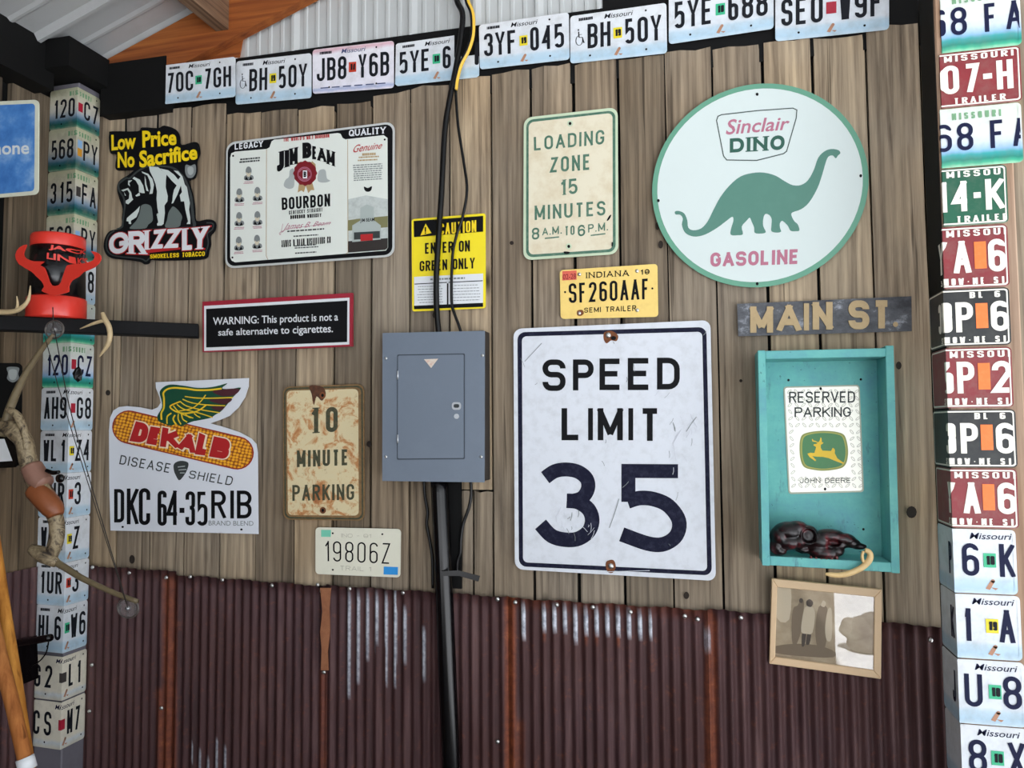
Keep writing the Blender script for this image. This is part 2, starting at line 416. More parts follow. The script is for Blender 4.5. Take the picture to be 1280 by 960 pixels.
m_rustspot = plain('rust_stain', '7a4522', .8, dirt=.8, dcol='2c160b', dscale=60)
m_grey = plain('mid_grey_print', '7d8383', .55); m_lgrey = plain('light_grey_print', 'a9b0ae', .55); m_dgrey = plain('dark_grey_print', '3a3f3f', .6, spec=.2)
m_red = plain('red_print', 'b01f22', .45); m_pink = plain('faded_red_print', 'b06a80', .5); m_yel = plain('yellow_print', 'f4d312', .45)
m_tan = plain('tan_print', 'b09468', .55); m_ltan = plain('pale_tan_print', 'd2c9b1', .55)
# ------------------------------------------------------------------ camera side of the shed: floor, ground, roof
fx = lambda y: .149*(4.66-y)
fv = [(-2.6, -5.6), (fx(-5.6), -5.6), (fx(-.6), -.6), (.95, -.6), (.95, 2.6), (-2.6, 2.6)]
struct(obj('floor', [(a, b, 0) for a, b in fv]+[(a, b, -.1) for a, b in fv], [tuple(range(6)), tuple(range(11, 5, -1))]+[(i, (i+1) % 6, 6+(i+1) % 6, 6+i) for i in range(6)], plain('packed_dirt_floor', '4a4036', .9, dirt=.6, dcol='4a3f34', dscale=4)))
struct(box('ground', (-14, 14, -16, 16, -.22, -.11), plain('pale_gravel', 'cfd2d8', .95, dirt=.4, dcol='a4a8b2', dscale=6)))
RS = .351; RX, RZ = -2.089, 1.386+H
def roofz(x): return RZ+RS*(x-RX)
def proj(p):
    v = Vector(p)-Vector((0, 0, H)); d = v.dot(FW); return (640+F*v.dot(RT)/d, 480-F*v.dot(UP)/d)
# ------------------------------------------------------------------ back wall: boards
YW = 2.376
wall = bpy.data.objects.new('wall_back', None); link(wall); struct(wall)
LW = -2.29                                                    # face of the left wall
wall_l = bpy.data.objects.new('wall_left', None); link(wall_l); struct(wall_l)
edges = [108, 149, 191, 233.5, 278, 322, 369, 416, 464, 512, 562, 615, 665, 720, 778, 837, 898, 962, 1027, 1096, 1165]
tops = [144, 143, 136, 131, 141, 137, 134, 128, 116, 107, 97, 88, 81, 76, 69, 61, 55, 49, 43, 29]
def board(x0, x1, z0, z1, yf, th=.022, parent=wall, mat=m_wood, name='board'):
    nx, nz = 3, 9; g = random.choice((.0014, .0022, .0034, .0048)); x0 += g; x1 -= g; vs = []; fs = []
    for i in range(nx+1):
        for j in range(nz+1):
            z = z0+(z1-z0)*j/nz; e = 0
            if i == 0: e = random.uniform(0, .0022)
            if i == nx: e = -random.uniform(0, .0022)
            zz = z+(random.uniform(-.006, .004) if j == nz else 0)
            vs.append((x0+(x1-x0)*i/nx+e, yf+(.0025 if i in (0, nx) else 0)+.0012*math.sin(i*2+j), zz))
    n = len(vs); I = lambda i, j: i*(nz+1)+j
    for i in range(nx):
        for j in range(nz): fs.append((I(i, j), I(i+1, j), I(i+1, j+1), I(i, j+1)))
    bd = [I(i, 0) for i in range(nx+1)]+[I(nx, j) for j in range(1, nz+1)]+[I(i, nz) for i in range(nx-1, -1, -1)]+[I(0, j) for j in range(nz-1, 0, -1)]
    for k in bd: v = vs[k]; vs.append((v[0], yf+th, v[2]))
    for k in range(len(bd)):
        a, b = bd[k], bd[(k+1) % len(bd)]; fs.append((a, b, n+(k+1) % len(bd), n+k))
    fs.append(tuple(range(n, n+len(bd))))
    return obj(name, vs, fs, mat, parent)
X = [atY(e, 450, YW).x for e in edges]
for i in range(len(X)-1):
    t = atY((edges[i]+edges[i+1])/2, tops[i], YW).z; dy = random.choice((0, 0, .002, -.002, .003))
    if i == 10:                                              # short ends let in under the breaker box
        xm = atY(592, 660, YW).x; zc = atY(590, 612, YW).z
        board(X[i], X[i+1], zc, t, YW+dy); board(X[i], xm, .35, zc-.004, YW+.003); board(xm, X[i+1], .35, zc-.004, YW+.001)
    elif i == 9:
        zc = atY(540, 265, YW).z
        board(X[i], X[i+1], .35, t, YW+dy)
    elif i == 8:
        xm = atY(493, 700, YW).x; board(X[i], X[i+1], .35, t, YW+dy)
    else: board(X[i], X[i+1], .35, t, YW+dy)
x = X[-1]
for k in range(4): board(x, x+.14, .35, 1.2+H, YW+random.uniform(-.002, .003)); x += .14
# dark sheathing behind the boards, seen through the gaps
box('sheathing', (-2.5, 1.62, 2.402, 2.46, 0, 1.34+H), m_black, wall)
# nails and knots that stand out
kn = plain('dark_knot', '20160e', .85, dirt=.5, dcol='3a2a1c')
def px_disc(name, x, y, rx, ry, Y, d, mat, parent, n=14): return flat(name, ell(x, y, rx, ry, n), mk(Y=Y), d, mat, parent)
knots = [(1139, 640, 6.5, 7.5), (1123, 457, 3.5, 5), (822, 283, 2.5, 5), (826, 306, 3, 5), (1178, 138, 3, 3), (136, 491, 3, 3.5), (640, 304, 2.5, 2.5), (166, 699, 3.5, 5.5), (926, 476, 2, 2), (858, 744, 3.5, 4.5), (462, 555, 3, 4), (544, 394, 3, 4)]
o = join(*[ell(a, b, c, d, 12) for a, b, c, d in knots]); k_ = flat('knot', o, mk(Y=YW), .004, kn, wall); k_['kind'] = 'stuff'
# ------------------------------------------------------------------ black header board and the ribbed panels above it
trim = box('trim_1', (-2.12, 1.62, 2.382, 2.401, 1.10+H, 1.335+H), m_black); struct(trim)
xg = atY(753, 8, 2.38).x
struct(box('trim_2', (xg, 1.62, 2.384, 2.401, 1.335+H, 1.75+H), m_black))
xr = atY(208, 90, 2.38).x
struct(box('trim_3', (-2.135, atY(207, 90, 2.331).x, 2.3305, 2.3815, atY(170, 139, 2.331).z, atY(140, 79, 2.331).z), m_black))
m_panel = plain('white_metal_siding', 'b9bcbb', .45, dirt=.2, dcol='a2a5a1', dscale=5)
gx = [atY(p, 60, 2.39).x for p in (296, 370, 442, 517, 597, 675, 752)]
for i in range(6):
    a, b = gx[i], gx[i+1]; n = 5; pts = []
    for j in range(n):
        u0 = a+(b-a)*j/n; wd = (b-a)/n
        pts += [(u0, 0), (u0+wd*.62, 0), (u0+wd*.7, .004 if j < n-1 else .012), (u0+wd*.92, .004 if j < n-1 else .012)]
    pts.append((b+.012, .0)); z0 = 1.336+H
    vs = []
    for (xx, dd) in pts:
        zt = max(z0+.02, roofz(xx)-.05)
        vs += [(xx, 2.394-dd, z0), (xx, 2.394-dd, zt)]
    obj('siding_panel', vs, [(2*k, 2*k+2, 2*k+3, 2*k+1) for k in range(len(pts)-1)], m_panel, wall)
# ------------------------------------------------------------------ roof
ceil = bpy.data.objects.new('ceiling', None); link(ceil); struct(ceil)
m_roof = plain('galvanised_roofing', 'b4b6b6', .35, .25, dirt=.35, dcol='84827c', dscale=6)
y = 2.40
xe0, xe1 = -2.3, .82
k = 0
while y > -1.2:                                               # sheets lie side by side, ribs run up the slope
    y1 = y-.46; pts = []
    for (t, d) in ((0, 0), (.05, 0), (.085, .02), (.115, .02), (.15, 0), (.31, 0), (.335, .007), (.355, .007), (.38, 0), (.55, 0), (.585, .02), (.615, .02), (.65, 0), (.81, 0), (.835, .007), (.855, .007), (.88, 0), (1, 0)):
        pts.append((y+(y1-y)*t, d))
    vs = []
    for yy, dd in pts: vs += [(xe0, yy, roofz(xe0)+.02-dd), (xe1, yy, roofz(xe1)+.02-dd)]
    n = len(vs); vs += [(a, b, c+.003) for a, b, c in vs]
    fs = [(2*q, 2*q+1, 2*q+3, 2*q+2) for q in range(len(pts)-1)]; fs += [tuple(n+i for i in f[::-1]) for f in fs]
    fs += [(0, 1, n+1, n), (n-2, n-1, 2*n-1, 2*n-2)]
    obj('roof_sheet', vs, fs, m_roof, ceil); y = y1; k += 1
def slope_beam(name, x0, x1, y0, y1, top, dep, mat, parent):
    vs = []
    for xx in (x0, x1):
        for yy in (y0, y1):
            for zz in (roofz(xx)-top, roofz(xx)-top-dep): vs.append((xx, yy, zz))
    return obj(name, vs, boxv(0, 1, 0, 1, 0, 1)[1], mat, parent)
slope_beam('rafter', -2.112, .82, 2.335, 2.372, .004, .17, m_raf, ceil)
obj('gusset', [(-2.12, 2.376, 1.33+H), (-2.12, 2.376, roofz(-2.12)-.01), (gx[0]+.06, 2.376, roofz(gx[0])-.01), (gx[0]+.02, 2.376, 1.336+H), (xr, 2.376, 1.336+H), (-2.12, 2.381, 1.33+H), (-2.12, 2.381, roofz(-2.12)-.01), (gx[0]+.06, 2.381, roofz(gx[0])-.01), (gx[0]+.02, 2.381, 1.336+H), (xr, 2.381, 1.336+H)], [(0, 1, 2, 3, 4), (9, 8, 7, 6, 5)]+[(i, (i+1) % 5, 5+(i+1) % 5, 5+i) for i in range(5)], m_raf, ceil)
slope_beam('rafter', -2.13, .82, .62, .66, .075, .14, m_purl, ceil)
xp = -1.66
def purlin(xx, y0, y1, wd=.045, dep=.09):
    z = roofz(xx)-.006; return box('purlin', (xx, xx+wd, y0, y1, z-dep, z+.006), m_purl, ceil)
purlin(-1.655, -1.1, 2.334, .05, .115)
for xx in (-.9, -.2, .5): purlin(xx, -1.1, 2.334)
# eave beam over the left wall and the dark blocking over the corner post
struct(box('trim_4', (-2.42, -2.205, -2.2, 2.19, 1.20+H, 1.375+H), m_black))
struct(box('trim_5', (-2.30, -2.105, 2.15, 2.365, 1.262+H, 1.368+H), m_black))
# ------------------------------------------------------------------ left wall
ledge = [2.36, 2.262, 2.10, 2.066, 1.93, 1.80, 1.66, 1.52, 1.38, 1.24, 1.1, .96, .82, .68, .54, .4]
for i in range(len(ledge)-1):
    if i == 2: continue                                       # the dark gap between two boards
    y1, y0 = ledge[i]-.002, ledge[i+1]+.002
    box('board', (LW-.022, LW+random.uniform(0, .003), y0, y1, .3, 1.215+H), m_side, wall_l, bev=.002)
box('sheathing', (LW-.06, LW-.024, -1.6, 2.4, 0, 1.3+H), m_black, wall_l)
# ------------------------------------------------------------------ rusty corrugated sheets
def m_rust():
    M = NT('rusty_corrugated_iron', .62, .15, .35); g = M.geo()
    st = M.noise(M.mapv(g, (26, 26, 2.0)), 1, 5, .65); sp = M.noise(g, 34, 6, .75); br = M.noise(g, 3.2, 3, .5)
    base = M.ramp(st, [(.25, lin('2a1a1c')), (.5, lin('4a3133')), (.78, lin('705553'))])
    base = M.mix(M.ramp(br, [(.35, W3(0)), (.7, W3(.6))]), base, lin('452824'))
    base = M.mix(M.ramp(sp, [(.56, W3(0)), (.78, W3(.65))]), base, lin('7c4630'))
    a = M.n('VertexColor', layer_name='wear'); s = M.n('SeparateColor'); M.l(a.outputs[0], s.inputs[0])
    base = M.mix(s.outputs[0], base, M.ramp(sp, [(.3, lin('55281a')), (.6, lin('874528')), (.8, lin('b57748'))]))
    base = M.mix(s.outputs[1], base, M.ramp(M.noise(g, 60, 3), [(.35, lin('8d919c')), (.65, lin('c9cdd6'))]))
    M.l(base, M.b.inputs['Base Color']); rr = M.n('MapRange'); M.l(s.outputs[1], rr.inputs[0]); rr.inputs[3].default_value = .62; rr.inputs[4].default_value = .4
    M.l(rr.outputs[0], M.b.inputs['Roughness']); M.bump(sp, .25, .002); return M.m
M_RUST = m_rust(); PITCH = .0325
_rn = [random.random() for _ in range(400)]
def wearf(p, ph):
    x, y = proj(p); r = g = 0
    i = int((p[0]+3)/PITCH) % 400; rn = _rn[i]
    sm = lambda v, a, b: max(0, min(1, (v-a)/(b-a)))
    # orange runs along the overlaps
    for cx, wd, y0, s_ in ((638, 7, 745, .9), (646, 10, 900, .5), (889, 8, 770, .75), (212, 9, 715, .75), (206, 10, 860, .7), (404, 5, 838, .5), (700, 200, 742, 0)):
        if y > y0: r = max(r, s_*(1-sm(abs(x-cx+(y-850)*.0), wd*.6, wd*1.25)))
    if 640 < x < 890 and y < 763+(x-640)*.06: r = max(r, .45)
    # bare zinc streaks on the ridges
    pk = sm(ph, .35, .8)
    if 430 < x < 545:
        top = 738; L = [150, 125, 90, 70, 135, 95, 25, 120, 40][int((x-430)/13) % 9]*(.9)
        st = [0, 0, 0, 0, 0, 18, 90, 45, 80][int((x-430)/13) % 9]
        if top+st < y < top+L+(20 if int((x-430)/13) == 6 else 0): g = max(g, pk*(.95-.35*sm(y, top+L*.5, top+L)))
    if 648 < x < 815:
        L = 12+22*rn; 
        if 763+(x-650)*.05 < y < 766+(x-650)*.05+L and rn > .22: g = max(g, sm(ph, .1, .45)*.95)
        if 766+(x-650)*.05+L-3 < y < 766+(x-650)*.05+L+6 and rn > .45: r = max(r, .8*pk)
    if 240 < x < 290 and y > 925+(i % 3)*12: g = max(g, pk*.55)
    if 880 < x < 888 and 785 < y < 808: g = max(g, .5)
    return (r, g, 0, 1)
def corr(px0, px1, yl, yr, parent, off, rows=46, name='corrugated_sheet', wear=True, zb=.02):
    a, b = atY(px0, yl, 2.362), atY(px1, yr, 2.362); n = int((b.x-a.x)/PITCH*10); vs, fs, at = [], [], []
    for j in range(rows+1):
        t = j/rows
        for i in range(n+1):
            u = i/n; x = a.x+(b.x-a.x)*u; ph = math.cos(2*PI*x/PITCH); zt = a.z+(b.z-a.z)*u+.002*math.sin(x*40)
            z = zt+(zb-zt)*(t**.85 if t < 1 else 1) if True else 0
            vs.append((x, 2.362-off-.0052*ph, z)); at.append(wearf(vs[-1], ph) if wear else (0, 0, 0, 1))
    for j in range(rows):
        for i in range(n): k = j*(n+1)+i; fs.append((k, k+1, k+n+2, k+n+1))
    # a turned-back lip gives the sheet its thickness along the top and sides
    N = len(vs); bd = [i for i in range(n+1)]; side = [j*(n+1)+n for j in range(rows+1)]; sl = [j*(n+1) for j in range(rows+1)]
    for L in (bd, side, sl):
        k0 = len(vs)
        for q in L: v = vs[q]; vs.append((v[0], v[1]+.0015, v[2])); at.append(at[q])
        for q in range(len(L)-1): fs.append((L[q], L[q+1], k0+q+1, k0+q))
    return obj(name, vs, fs, M_RUST, parent, smooth=True, attr=at, fix=False)
shs = [corr(100, 222, 706, 714, wall, .006), corr(216, 412, 718, 733, wall, .002), corr(408, 636, 731, 746, wall, .006),
       corr(631, 890, 747, 763, wall, .001), corr(884, 1176, 761, 783, wall, .006), corr(1176, 1420, 790, 806, wall, .002)]
v, f = lathe([(.0001, .004), (.004, .0038), (.0055, .0015), (.0058, 0)], (0, 0, 0), 8, 'y')
scm = bpy.data.meshes.new('screw'); scm.from_pydata(v, [], f); scm.materials.append(m_scr)
for p in scm.polygons: p.use_smooth = True
for (x, y) in [(116, 709), (162, 716), (208, 722), (238, 721), (278, 725), (115, 831), (112, 889), (202, 885), (340, 732), (402, 739), (405, 840), (437, 736), (504, 741), (622, 749), (644, 753), (696, 756),
               (622, 927), (741, 759), (788, 765), (856, 770), (872, 774), (926, 772), (1163, 800), (1274, 805), (397, 731)]:
    p = atY(x, y, 2.354); best = [s for s in shs if min(v.co.x for v in s.data.vertices)+s.location.x-.01 <= p.x][-1]
    o = bpy.data.objects.new('screw', scm); o.location = p-wloc(best); link(o, best); o.scale = (1.25,)*3
v = [mk(Y=2.345)(a, b) for a, b in [(400, 735), (413, 735), (411, 760), (412, 790), (409, 815), (410, 838), (401, 838), (402, 812), (400, 790), (403, 765)]]
obj('rust_flap', [*v, *[q+Vector((0, .006, 0)) for q in v]], [tuple(range(10)), tuple(range(19, 9, -1))]+[(i, (i+1) % 10, 10+(i+1) % 10, 10+i) for i in range(10)], plain('peeled_rust', '9a6444', .85, dirt=.6, dcol='5a2a18', dscale=40), shs[1])
# left wall: a dark sheet below the boards
zt = atX(20, 713, LW).z; vs, fs = [], []
n = 600
for j in range(2):
    for i in range(n+1):
        y = 2.34-1.9*i/n; vs.append((LW+.012+.0045*math.cos(2*PI*y/PITCH), y, zt-(zt-.02)*j))
obj('corrugated_sheet', vs, [(i, i+1, n+2+i, n+1+i) for i in range(n)], M_RUST, wall_l, smooth=True, fix=False, attr=[(0, 0, 0, 1)]*len(vs))
# ------------------------------------------------------------------ posts clad with licence plates
PL, PF, PR = (Vector((-2.286, 2.26, 0)), Vector((-2.165, 2.254, 0)), Vector((-2.165, 2.362, 0)))
def postbox(name, label, x0, x1, y0, y1, z0, z1, mat):
    o = box(name, (x0, x1, y0, y1, z0, z1), mat, bev=.004); return tag(o, label, 'post')
postbox('corner_post', 'square corner post between the two walls, sheathed in overlapping licence plates', -2.286, -2.166, 2.262, 2.362, 0, 1.26+H, plain('grey_post', '6b6870', .7, dirt=.4, dcol='3b3936', dscale=9))
RXF = .592
postbox('timber_post', 'pale timber post at the right edge with a column of licence plates', RXF, RXF+.165, 2.104, 2.226, 0, 1.75+H, m_post)
box('side_strip', (RXF-.0025, RXF-.0004, 2.106, 2.226, 0, 1.75+H), plain('painted_side_shade', '1a1714', .8, spec=.15), bpy.data.objects['timber_post'])  # near-black strip paints the shade of the post's left face
# ------------------------------------------------------------------ licence plates
PH = .1524
def m_plate(name, stops, rough=.42, dirt=.2, dcol='7c776c'):
    M = NT(name, rough, spec=.4); uv = M.n('UVMap').outputs[0]; s = M.n('SeparateXYZ'); M.l(uv, s.inputs[0]); g = M.geo()
    wob = M.n('MapRange'); M.l(M.noise(M.mapv(uv, (7, 0, 0)), 1, 2), wob.inputs[0]); wob.inputs[3].default_value = -.05; wob.inputs[4].default_value = .05
    ad = M.n('Math', operation='ADD'); M.l(s.outputs[1], ad.inputs[0]); M.l(wob.outputs[0], ad.inputs[1])
    c = M.ramp(ad.outputs[0], [(p, lin(q)) for p, q in stops])
    f = M.ramp(M.noise(g, 22, 5, .7), [(.45, W3(0)), (.85, W3(dirt*2))]); M.l(M.mix(f, c, lin(dcol)), M.b.inputs['Base Color']); return M.m
mp_new = m_plate('bluebird_plate', [(0, 'c3d6e2'), (.08, 'aecbdd'), (.2, 'b9cfdd'), (.27, 'd6dde4'), (1, 'dcdfe2')])
mp_pink = m_plate('pink_edged_plate', [(0, 'e6e0ea'), (.07, 'a9b4d4'), (.13, 'e2e0ea'), (.86, 'e8e6ec'), (.95, 'dcb4c0'), (1, 'e5ccd2')])
mp_old = m_plate('green_band_plate', [(0, '9ed8b4'), (.05, '3fae8a'), (.11, '13806f'), (.2, '2f9a9a'), (.27, '8fb6dc'), (.4, 'c6d0e0'), (.6, 'd6dad8'), (1, 'cfd8ca')])
mp_oldd = m_plate('darker_band_plate', [(0, '7f9c84'), (.05, '2a6e5a'), (.12, '14544e'), (.2, '2d5f70'), (.3, '7d93a8'), (.45, 'b9b8b0'), (.7, 'c2bda9'), (1, 'b3b495')], dirt=.35)  # green band colours set darker and duller, with heavier dirt
mp_mar = m_plate('maroon_plate', [(0, '9b6a68'), (.035, '7c2229'), (.5, '86262c'), (1, '7a2229')])
mp_blk = m_plate('black_plate', [(0, '26292a'), (.5, '171a1c'), (1, '131517')], dirt=.08)
mp_grn = m_plate('green_plate', [(0, '7f9a88'), (.035, '135a40'), (1, '14533c')])
mp_crm = m_plate('cream_plate', [(0, 'cfcab8'), (.12, 'c9d0d2'), (.2, 'dcd6c4'), (1, 'e0dac8')])
mi_blue = plain('navy_paint', '101638', .6, spec=.2); mi_dk = plain('dark_plate_paint', '14171e', .6, spec=.2); mi_wh = plain('white_plate_paint', 'e9e3d6', .5, dirt=.15, dcol='8f8478')
mi_gp = plain('green_plate_text', '6f9b74', .55); mi_bp = plain('plate_caption_blue', '3b4872', .55); mi_bird = plain('bluebird_orange', 'b08064', .6)
mk_g = plain('green_sticker', '35b283', .5); mk_y = plain('yellow_sticker', 'e2cf20', .5); mk_r = plain('red_sticker', 'c23a22', .5); mk_m = plain('crimson_sticker', 'a51c33', .5)
mk_o = plain('orange_sticker', 'f0732a', .5, dirt=.3, dcol='f8a460', dscale=60); mk_b = plain('blue_sticker', '86aed6', .5); mk_k = plain('worn_sticker', '3f3a38', .5); mk_a = plain('amber_sticker', 'c98d2b', .5)
ST = {'g': (mk_g, 'green'), 'y': (mk_y, 'yellow'), 'r': (mk_r, 'orange-red'), 'm': (mk_m, 'crimson'), 'o': (mk_o, 'orange'), 'b': (mk_b, 'pale blue'), 'k': (mk_k, 'dark'), 'a': (mk_a, 'amber')}
SLOT = [(.055, .155), (.185, .29), (.32, .425), (.575, .67), (.705, .81), (.84, .945)]
def stuff_(f):
    def g(*a):
        o = f(*a)
        if o: o['kind'] = 'stuff'
        return o
    return g
def rect(u0, u1, v0, v1): return [(u0, v1), (u1, v1), (u1, v0), (u0, v0)]
def wheelchair(u0, u1, v0, v1):
    B = lambda x, y: (u0+(u1-u0)*x, v0+(v1-v0)*y)
    return join(ribbon([B(*a) for a in [(.35, .85), (.4, .5), (.75, .48), (.9, .15), (1, .18)]], .011), ribbon([B(*a) for a in arc(.42, .32, .36, .3, 110, 370)], .009), ribbon([B(.38, .66), B(.7, .66)], .009), ell(*B(.33, .95), .009, .018, 8))
def plate(mp, style, chars, label, sticker=None, cap=None, outline=None, cuts=None, u0=0, u1=1, slots=None, group=None, caps2=None, asp=2.0, stu=(.455, .545), th=.0012, bird=True, lift=0, wc=False, holes=True, name='licence_plate', smallcap=None):
    """mp(u, v, d) -> point; style picks paint; chars fill the slots"""
    body, ink = {'new': (mp_new, mi_dk), 'pink': (mp_pink, mi_dk), 'old': (mp_old, mi_blue), 'dim': (mp_oldd, mi_dk), 'mar': (mp_mar, mi_wh), 'blk': (mp_blk, mi_wh), 'grn': (mp_grn, mi_wh), 'crm': (mp_crm, mi_dk), 'newb': (mp_new, mi_blue)}[style]
    # squash so that corners stay round in real size
    ol = outline or [(p[0]/asp, p[1]) for p in rquad([(u0*asp, 1), (u1*asp, 1), (u1*asp, 0), (u0*asp, 0)], .07, 4)]
    P, T = poly(ol); n = len(ol)
    if cuts: P, T = cut(P, T, cuts)
    P = [(p[0], p[1]) for p in P]
    N = len(P); fs = [tuple(t) for t in T]
    cnt = {}
    for q in fs:
        for a, b in zip(q, q[1:]+q[:1]): cnt[frozenset((a, b))] = cnt.get(frozenset((a, b)), 0)+1
    top = list(fs)
    for q in top:
        for a, b in zip(q, q[1:]+q[:1]):
            if cnt[frozenset((a, b))] == 1: fs.append((a, b, N+b, N+a))
    fs += [tuple(N+i for i in q[::-1]) for q in top]
    root = obj(name, [mp(a, b, lift+th) for a, b in P]+[mp(a, b, lift) for a, b in P], fs, body, uv=[(a, b) for a, b in P]*2, fix=False)
    tag(root, label, 'licence plate', group); e = lift+th+.0007
    # embossed rim
    clip = (u0+.012, u1-.012) if (u0 != 0 or u1 != 1) else None
    def fl(nm, sh, d, mat): return flat(nm, sh, mp, d, mat, root, cuts=cuts, clip=clip)
    if not outline:
        A = [(p[0]/asp, p[1]) for p in rquad([(u0*asp+.02, .98), (u1*asp-.02, .98), (u1*asp-.02, .02), (u0*asp+.02, .02)], .055, 4)]
        Bq = [(p[0]/asp, p[1]) for p in rquad([(u0*asp+.045, .955), (u1*asp-.045, .955), (u1*asp-.045, .045), (u0*asp+.045, .045)], .04, 4)]
        nn = len(A); fl('rim', (A+Bq, [(i, (i+1) % nn, nn+(i+1) % nn, nn+i) for i in range(nn)]), e, mi_wh if style in ('mar', 'blk', 'grn') else body)
    vb, vt = (.27, .78) if style in ('new', 'pink', 'crm', 'newb') else (.27, .74) if style in ('old', 'dim') else (.24, .77)
    sl = slots or SLOT; L = []
    for c, (a, b) in zip(chars, sl):
        if c == ' ': continue
        if c == '1': a = a+(b-a)*.25; b = b-(b-a)*.2
        if c == '-': L.append(poly(rect(a, b, (vb+vt)/2-.05, (vb+vt)/2+.05))); continue
        if c == '@': L.append(wheelchair(a, b, vb+.08, vt-.08)); continue
        hgt = (vt-vb); L.append(stext(c, rect(a, b, vb, vt), sw=.135 if style not in ('mar', 'blk', 'grn') else .165, asp=(b-a)*asp/hgt))
    if caps2: L.append(caps2)
    for q in L: fl('letter', q, e+.0004, ink)
    C = []
    if style in ('new', 'pink', 'crm', 'newb'):
        C.append(btext('Missouri', rect(.36, .66, .845, .945), .004, .25)); stuff_(fl)('state_name', C[0], e, mi_bp if style == 'pink' else mi_dk if style == 'new' else mi_blue)
        if bird and style != 'pink': fl('bird_print', join(poly([(.46, .08), (.49, .06), (.53, .2), (.5, .21)]), ell(.515, .2, .015, .03, 8), poly([(.5, .1), (.55, .09), (.53, .06)])), e, mi_bird)
        if style in ('new', 'pink'): fl('month_print', lines(.09, .87, .24, .87, 1, .06, 0, .02), e, mi_dk)
    elif style in ('old', 'dim'): stuff_(fl)('state_name', stext('MISSOURI', rect(.33, .69, .80, .915), sw=.125, gap=.2), e, mi_gp)
    else:
        c1 = cap or 'MISSOURI'; stuff_(fl)('state_name', stext(c1, rect(*((.27, .78) if len(c1) > 5 else (.43, .65)), .835, .945), sw=.165, gap=.22), e, mi_wh)
        c2 = smallcap or 'SHOW-ME STATE'; stuff_(fl)('slogan', stext(c2, rect(*((.19, .84) if len(c2) > 8 else (.33, .71)), .05, .16), sw=.15, gap=.18), e, mi_wh)
    if sticker:
        for q, s in enumerate(sticker):
            mt, cn = ST[s]; hh = .2 if len(sticker) == 1 else .16; vc = .53 if len(sticker) == 1 else (.63-.2*q)
            if s == 'o': hh = .42
            o = fl('sticker', poly(rect(stu[0], stu[1], vc-hh/2-.02, vc+hh/2)), e+.0006, mt); o['label'] = cn+' registration sticker'
            if s in 'gyr' and style in ('new', 'newb', 'pink'):
                yy = {'g': '18', 'y': '19', 'r': '17'}[s]; fl('sticker_number', stext(yy, rect(stu[0]+.02, stu[1]-.02, vc-hh*.38, vc+hh*.3), sw=.16, gap=.15), e+.0009, mi_dk)
    if style == 'pink': fl('dash_line', join(*[poly(rect(.1+i*.14, .2+i*.14, .1, .125)) for i in range(6)]), e, mi_bp)
    if holes: fl('bolt_hole', join(*[ell(a, b, .011, .022, 8) for a, b in ((.21, .12), (.79, .12), (.79, .9)) if u0 < a < u1]), e+.0003, m_ink)
    return root
def pquad(q, Y=2.372):
    C = [mk(Y=Y)(*p) for p in q]
    def f(u, v, d=0):
        p = C[3]*(1-u)*(1-v)+C[2]*u*(1-v)+C[1]*u*v+C[0]*(1-u)*v; return Vector((p.x, p.y-d, p.z))
    return f
YH = 2.372
G1 = 'licence plates nailed along the black header board'
plate(pquad([(204, 82), (294.5, 71), (294.5, 121), (204.5, 130.5)], 2.334), 'new', '70C7GH', 'white Missouri plate 70C 7GH with a green sticker, first in the row over the boards', 'g', group=G1)
plate(pquad([(295.5, 77), (389.5, 66.5), (389.5, 122.5), (294.5, 131)], YH), 'new', '@BH50Y', 'white Missouri plate BH 50Y with wheelchair symbol, left of the pink-edged plate', 'y', group=G1, bird=True)
plate(pquad([(391, 62.5), (492.5, 51), (492.5, 110), (391, 117.5)], YH), 'pink', 'JB8Y6B', 'pink-edged Missouri plate JB8 Y6B with an orange-red sticker', 'r', group=G1)
tq = pquad([(494, 55), (599, 40), (599, 96.5), (494, 108)], YH)
plate(tq, 'new', '5YE688', 'torn Missouri plate 5YE 68 behind the black and yellow cable', 'g', outline=[(.01, .97), (.03, 1), (.71, 1), (.71, .5), (.98, .5), (1, .46), (1, .04), (.97, 0), (.03, 0), (0, .05)], group=G1, holes=False, slots=SLOT[:3]+[(.575, .67), (.72, .74), (.95, .96)])
plate(pquad([(598.7, 31.5), (711, 15.5), (712, 74.5), (600, 87)], YH), 'new', '3YF045', 'white Missouri plate 3YF 045 with a yellow sticker', 'y', group=G1)
plate(pquad([(713, 21), (833, 4), (834, 67), (713, 80)], YH), 'new', '@BH50Y', 'white Missouri plate BH 50Y with wheelchair symbol, right of plate 3YF 045', 'y', group=G1, lift=.002)
plate(pquad([(836, -10), (967, -29), (967, 36), (836, 55.5)], YH), 'new', '5YE688', 'white Missouri plate 5YE 688 with green sticker, above the round sign', 'g', group=G1)
plate(pquad([(969, -13), (1111, -30), (1111, 37.5), (969, 52.5)], YH), 'new', 'SE0W9F', 'white Missouri plate SE0 W9F with a crimson sticker, last in the header row', 'm', group=G1, lift=.002)
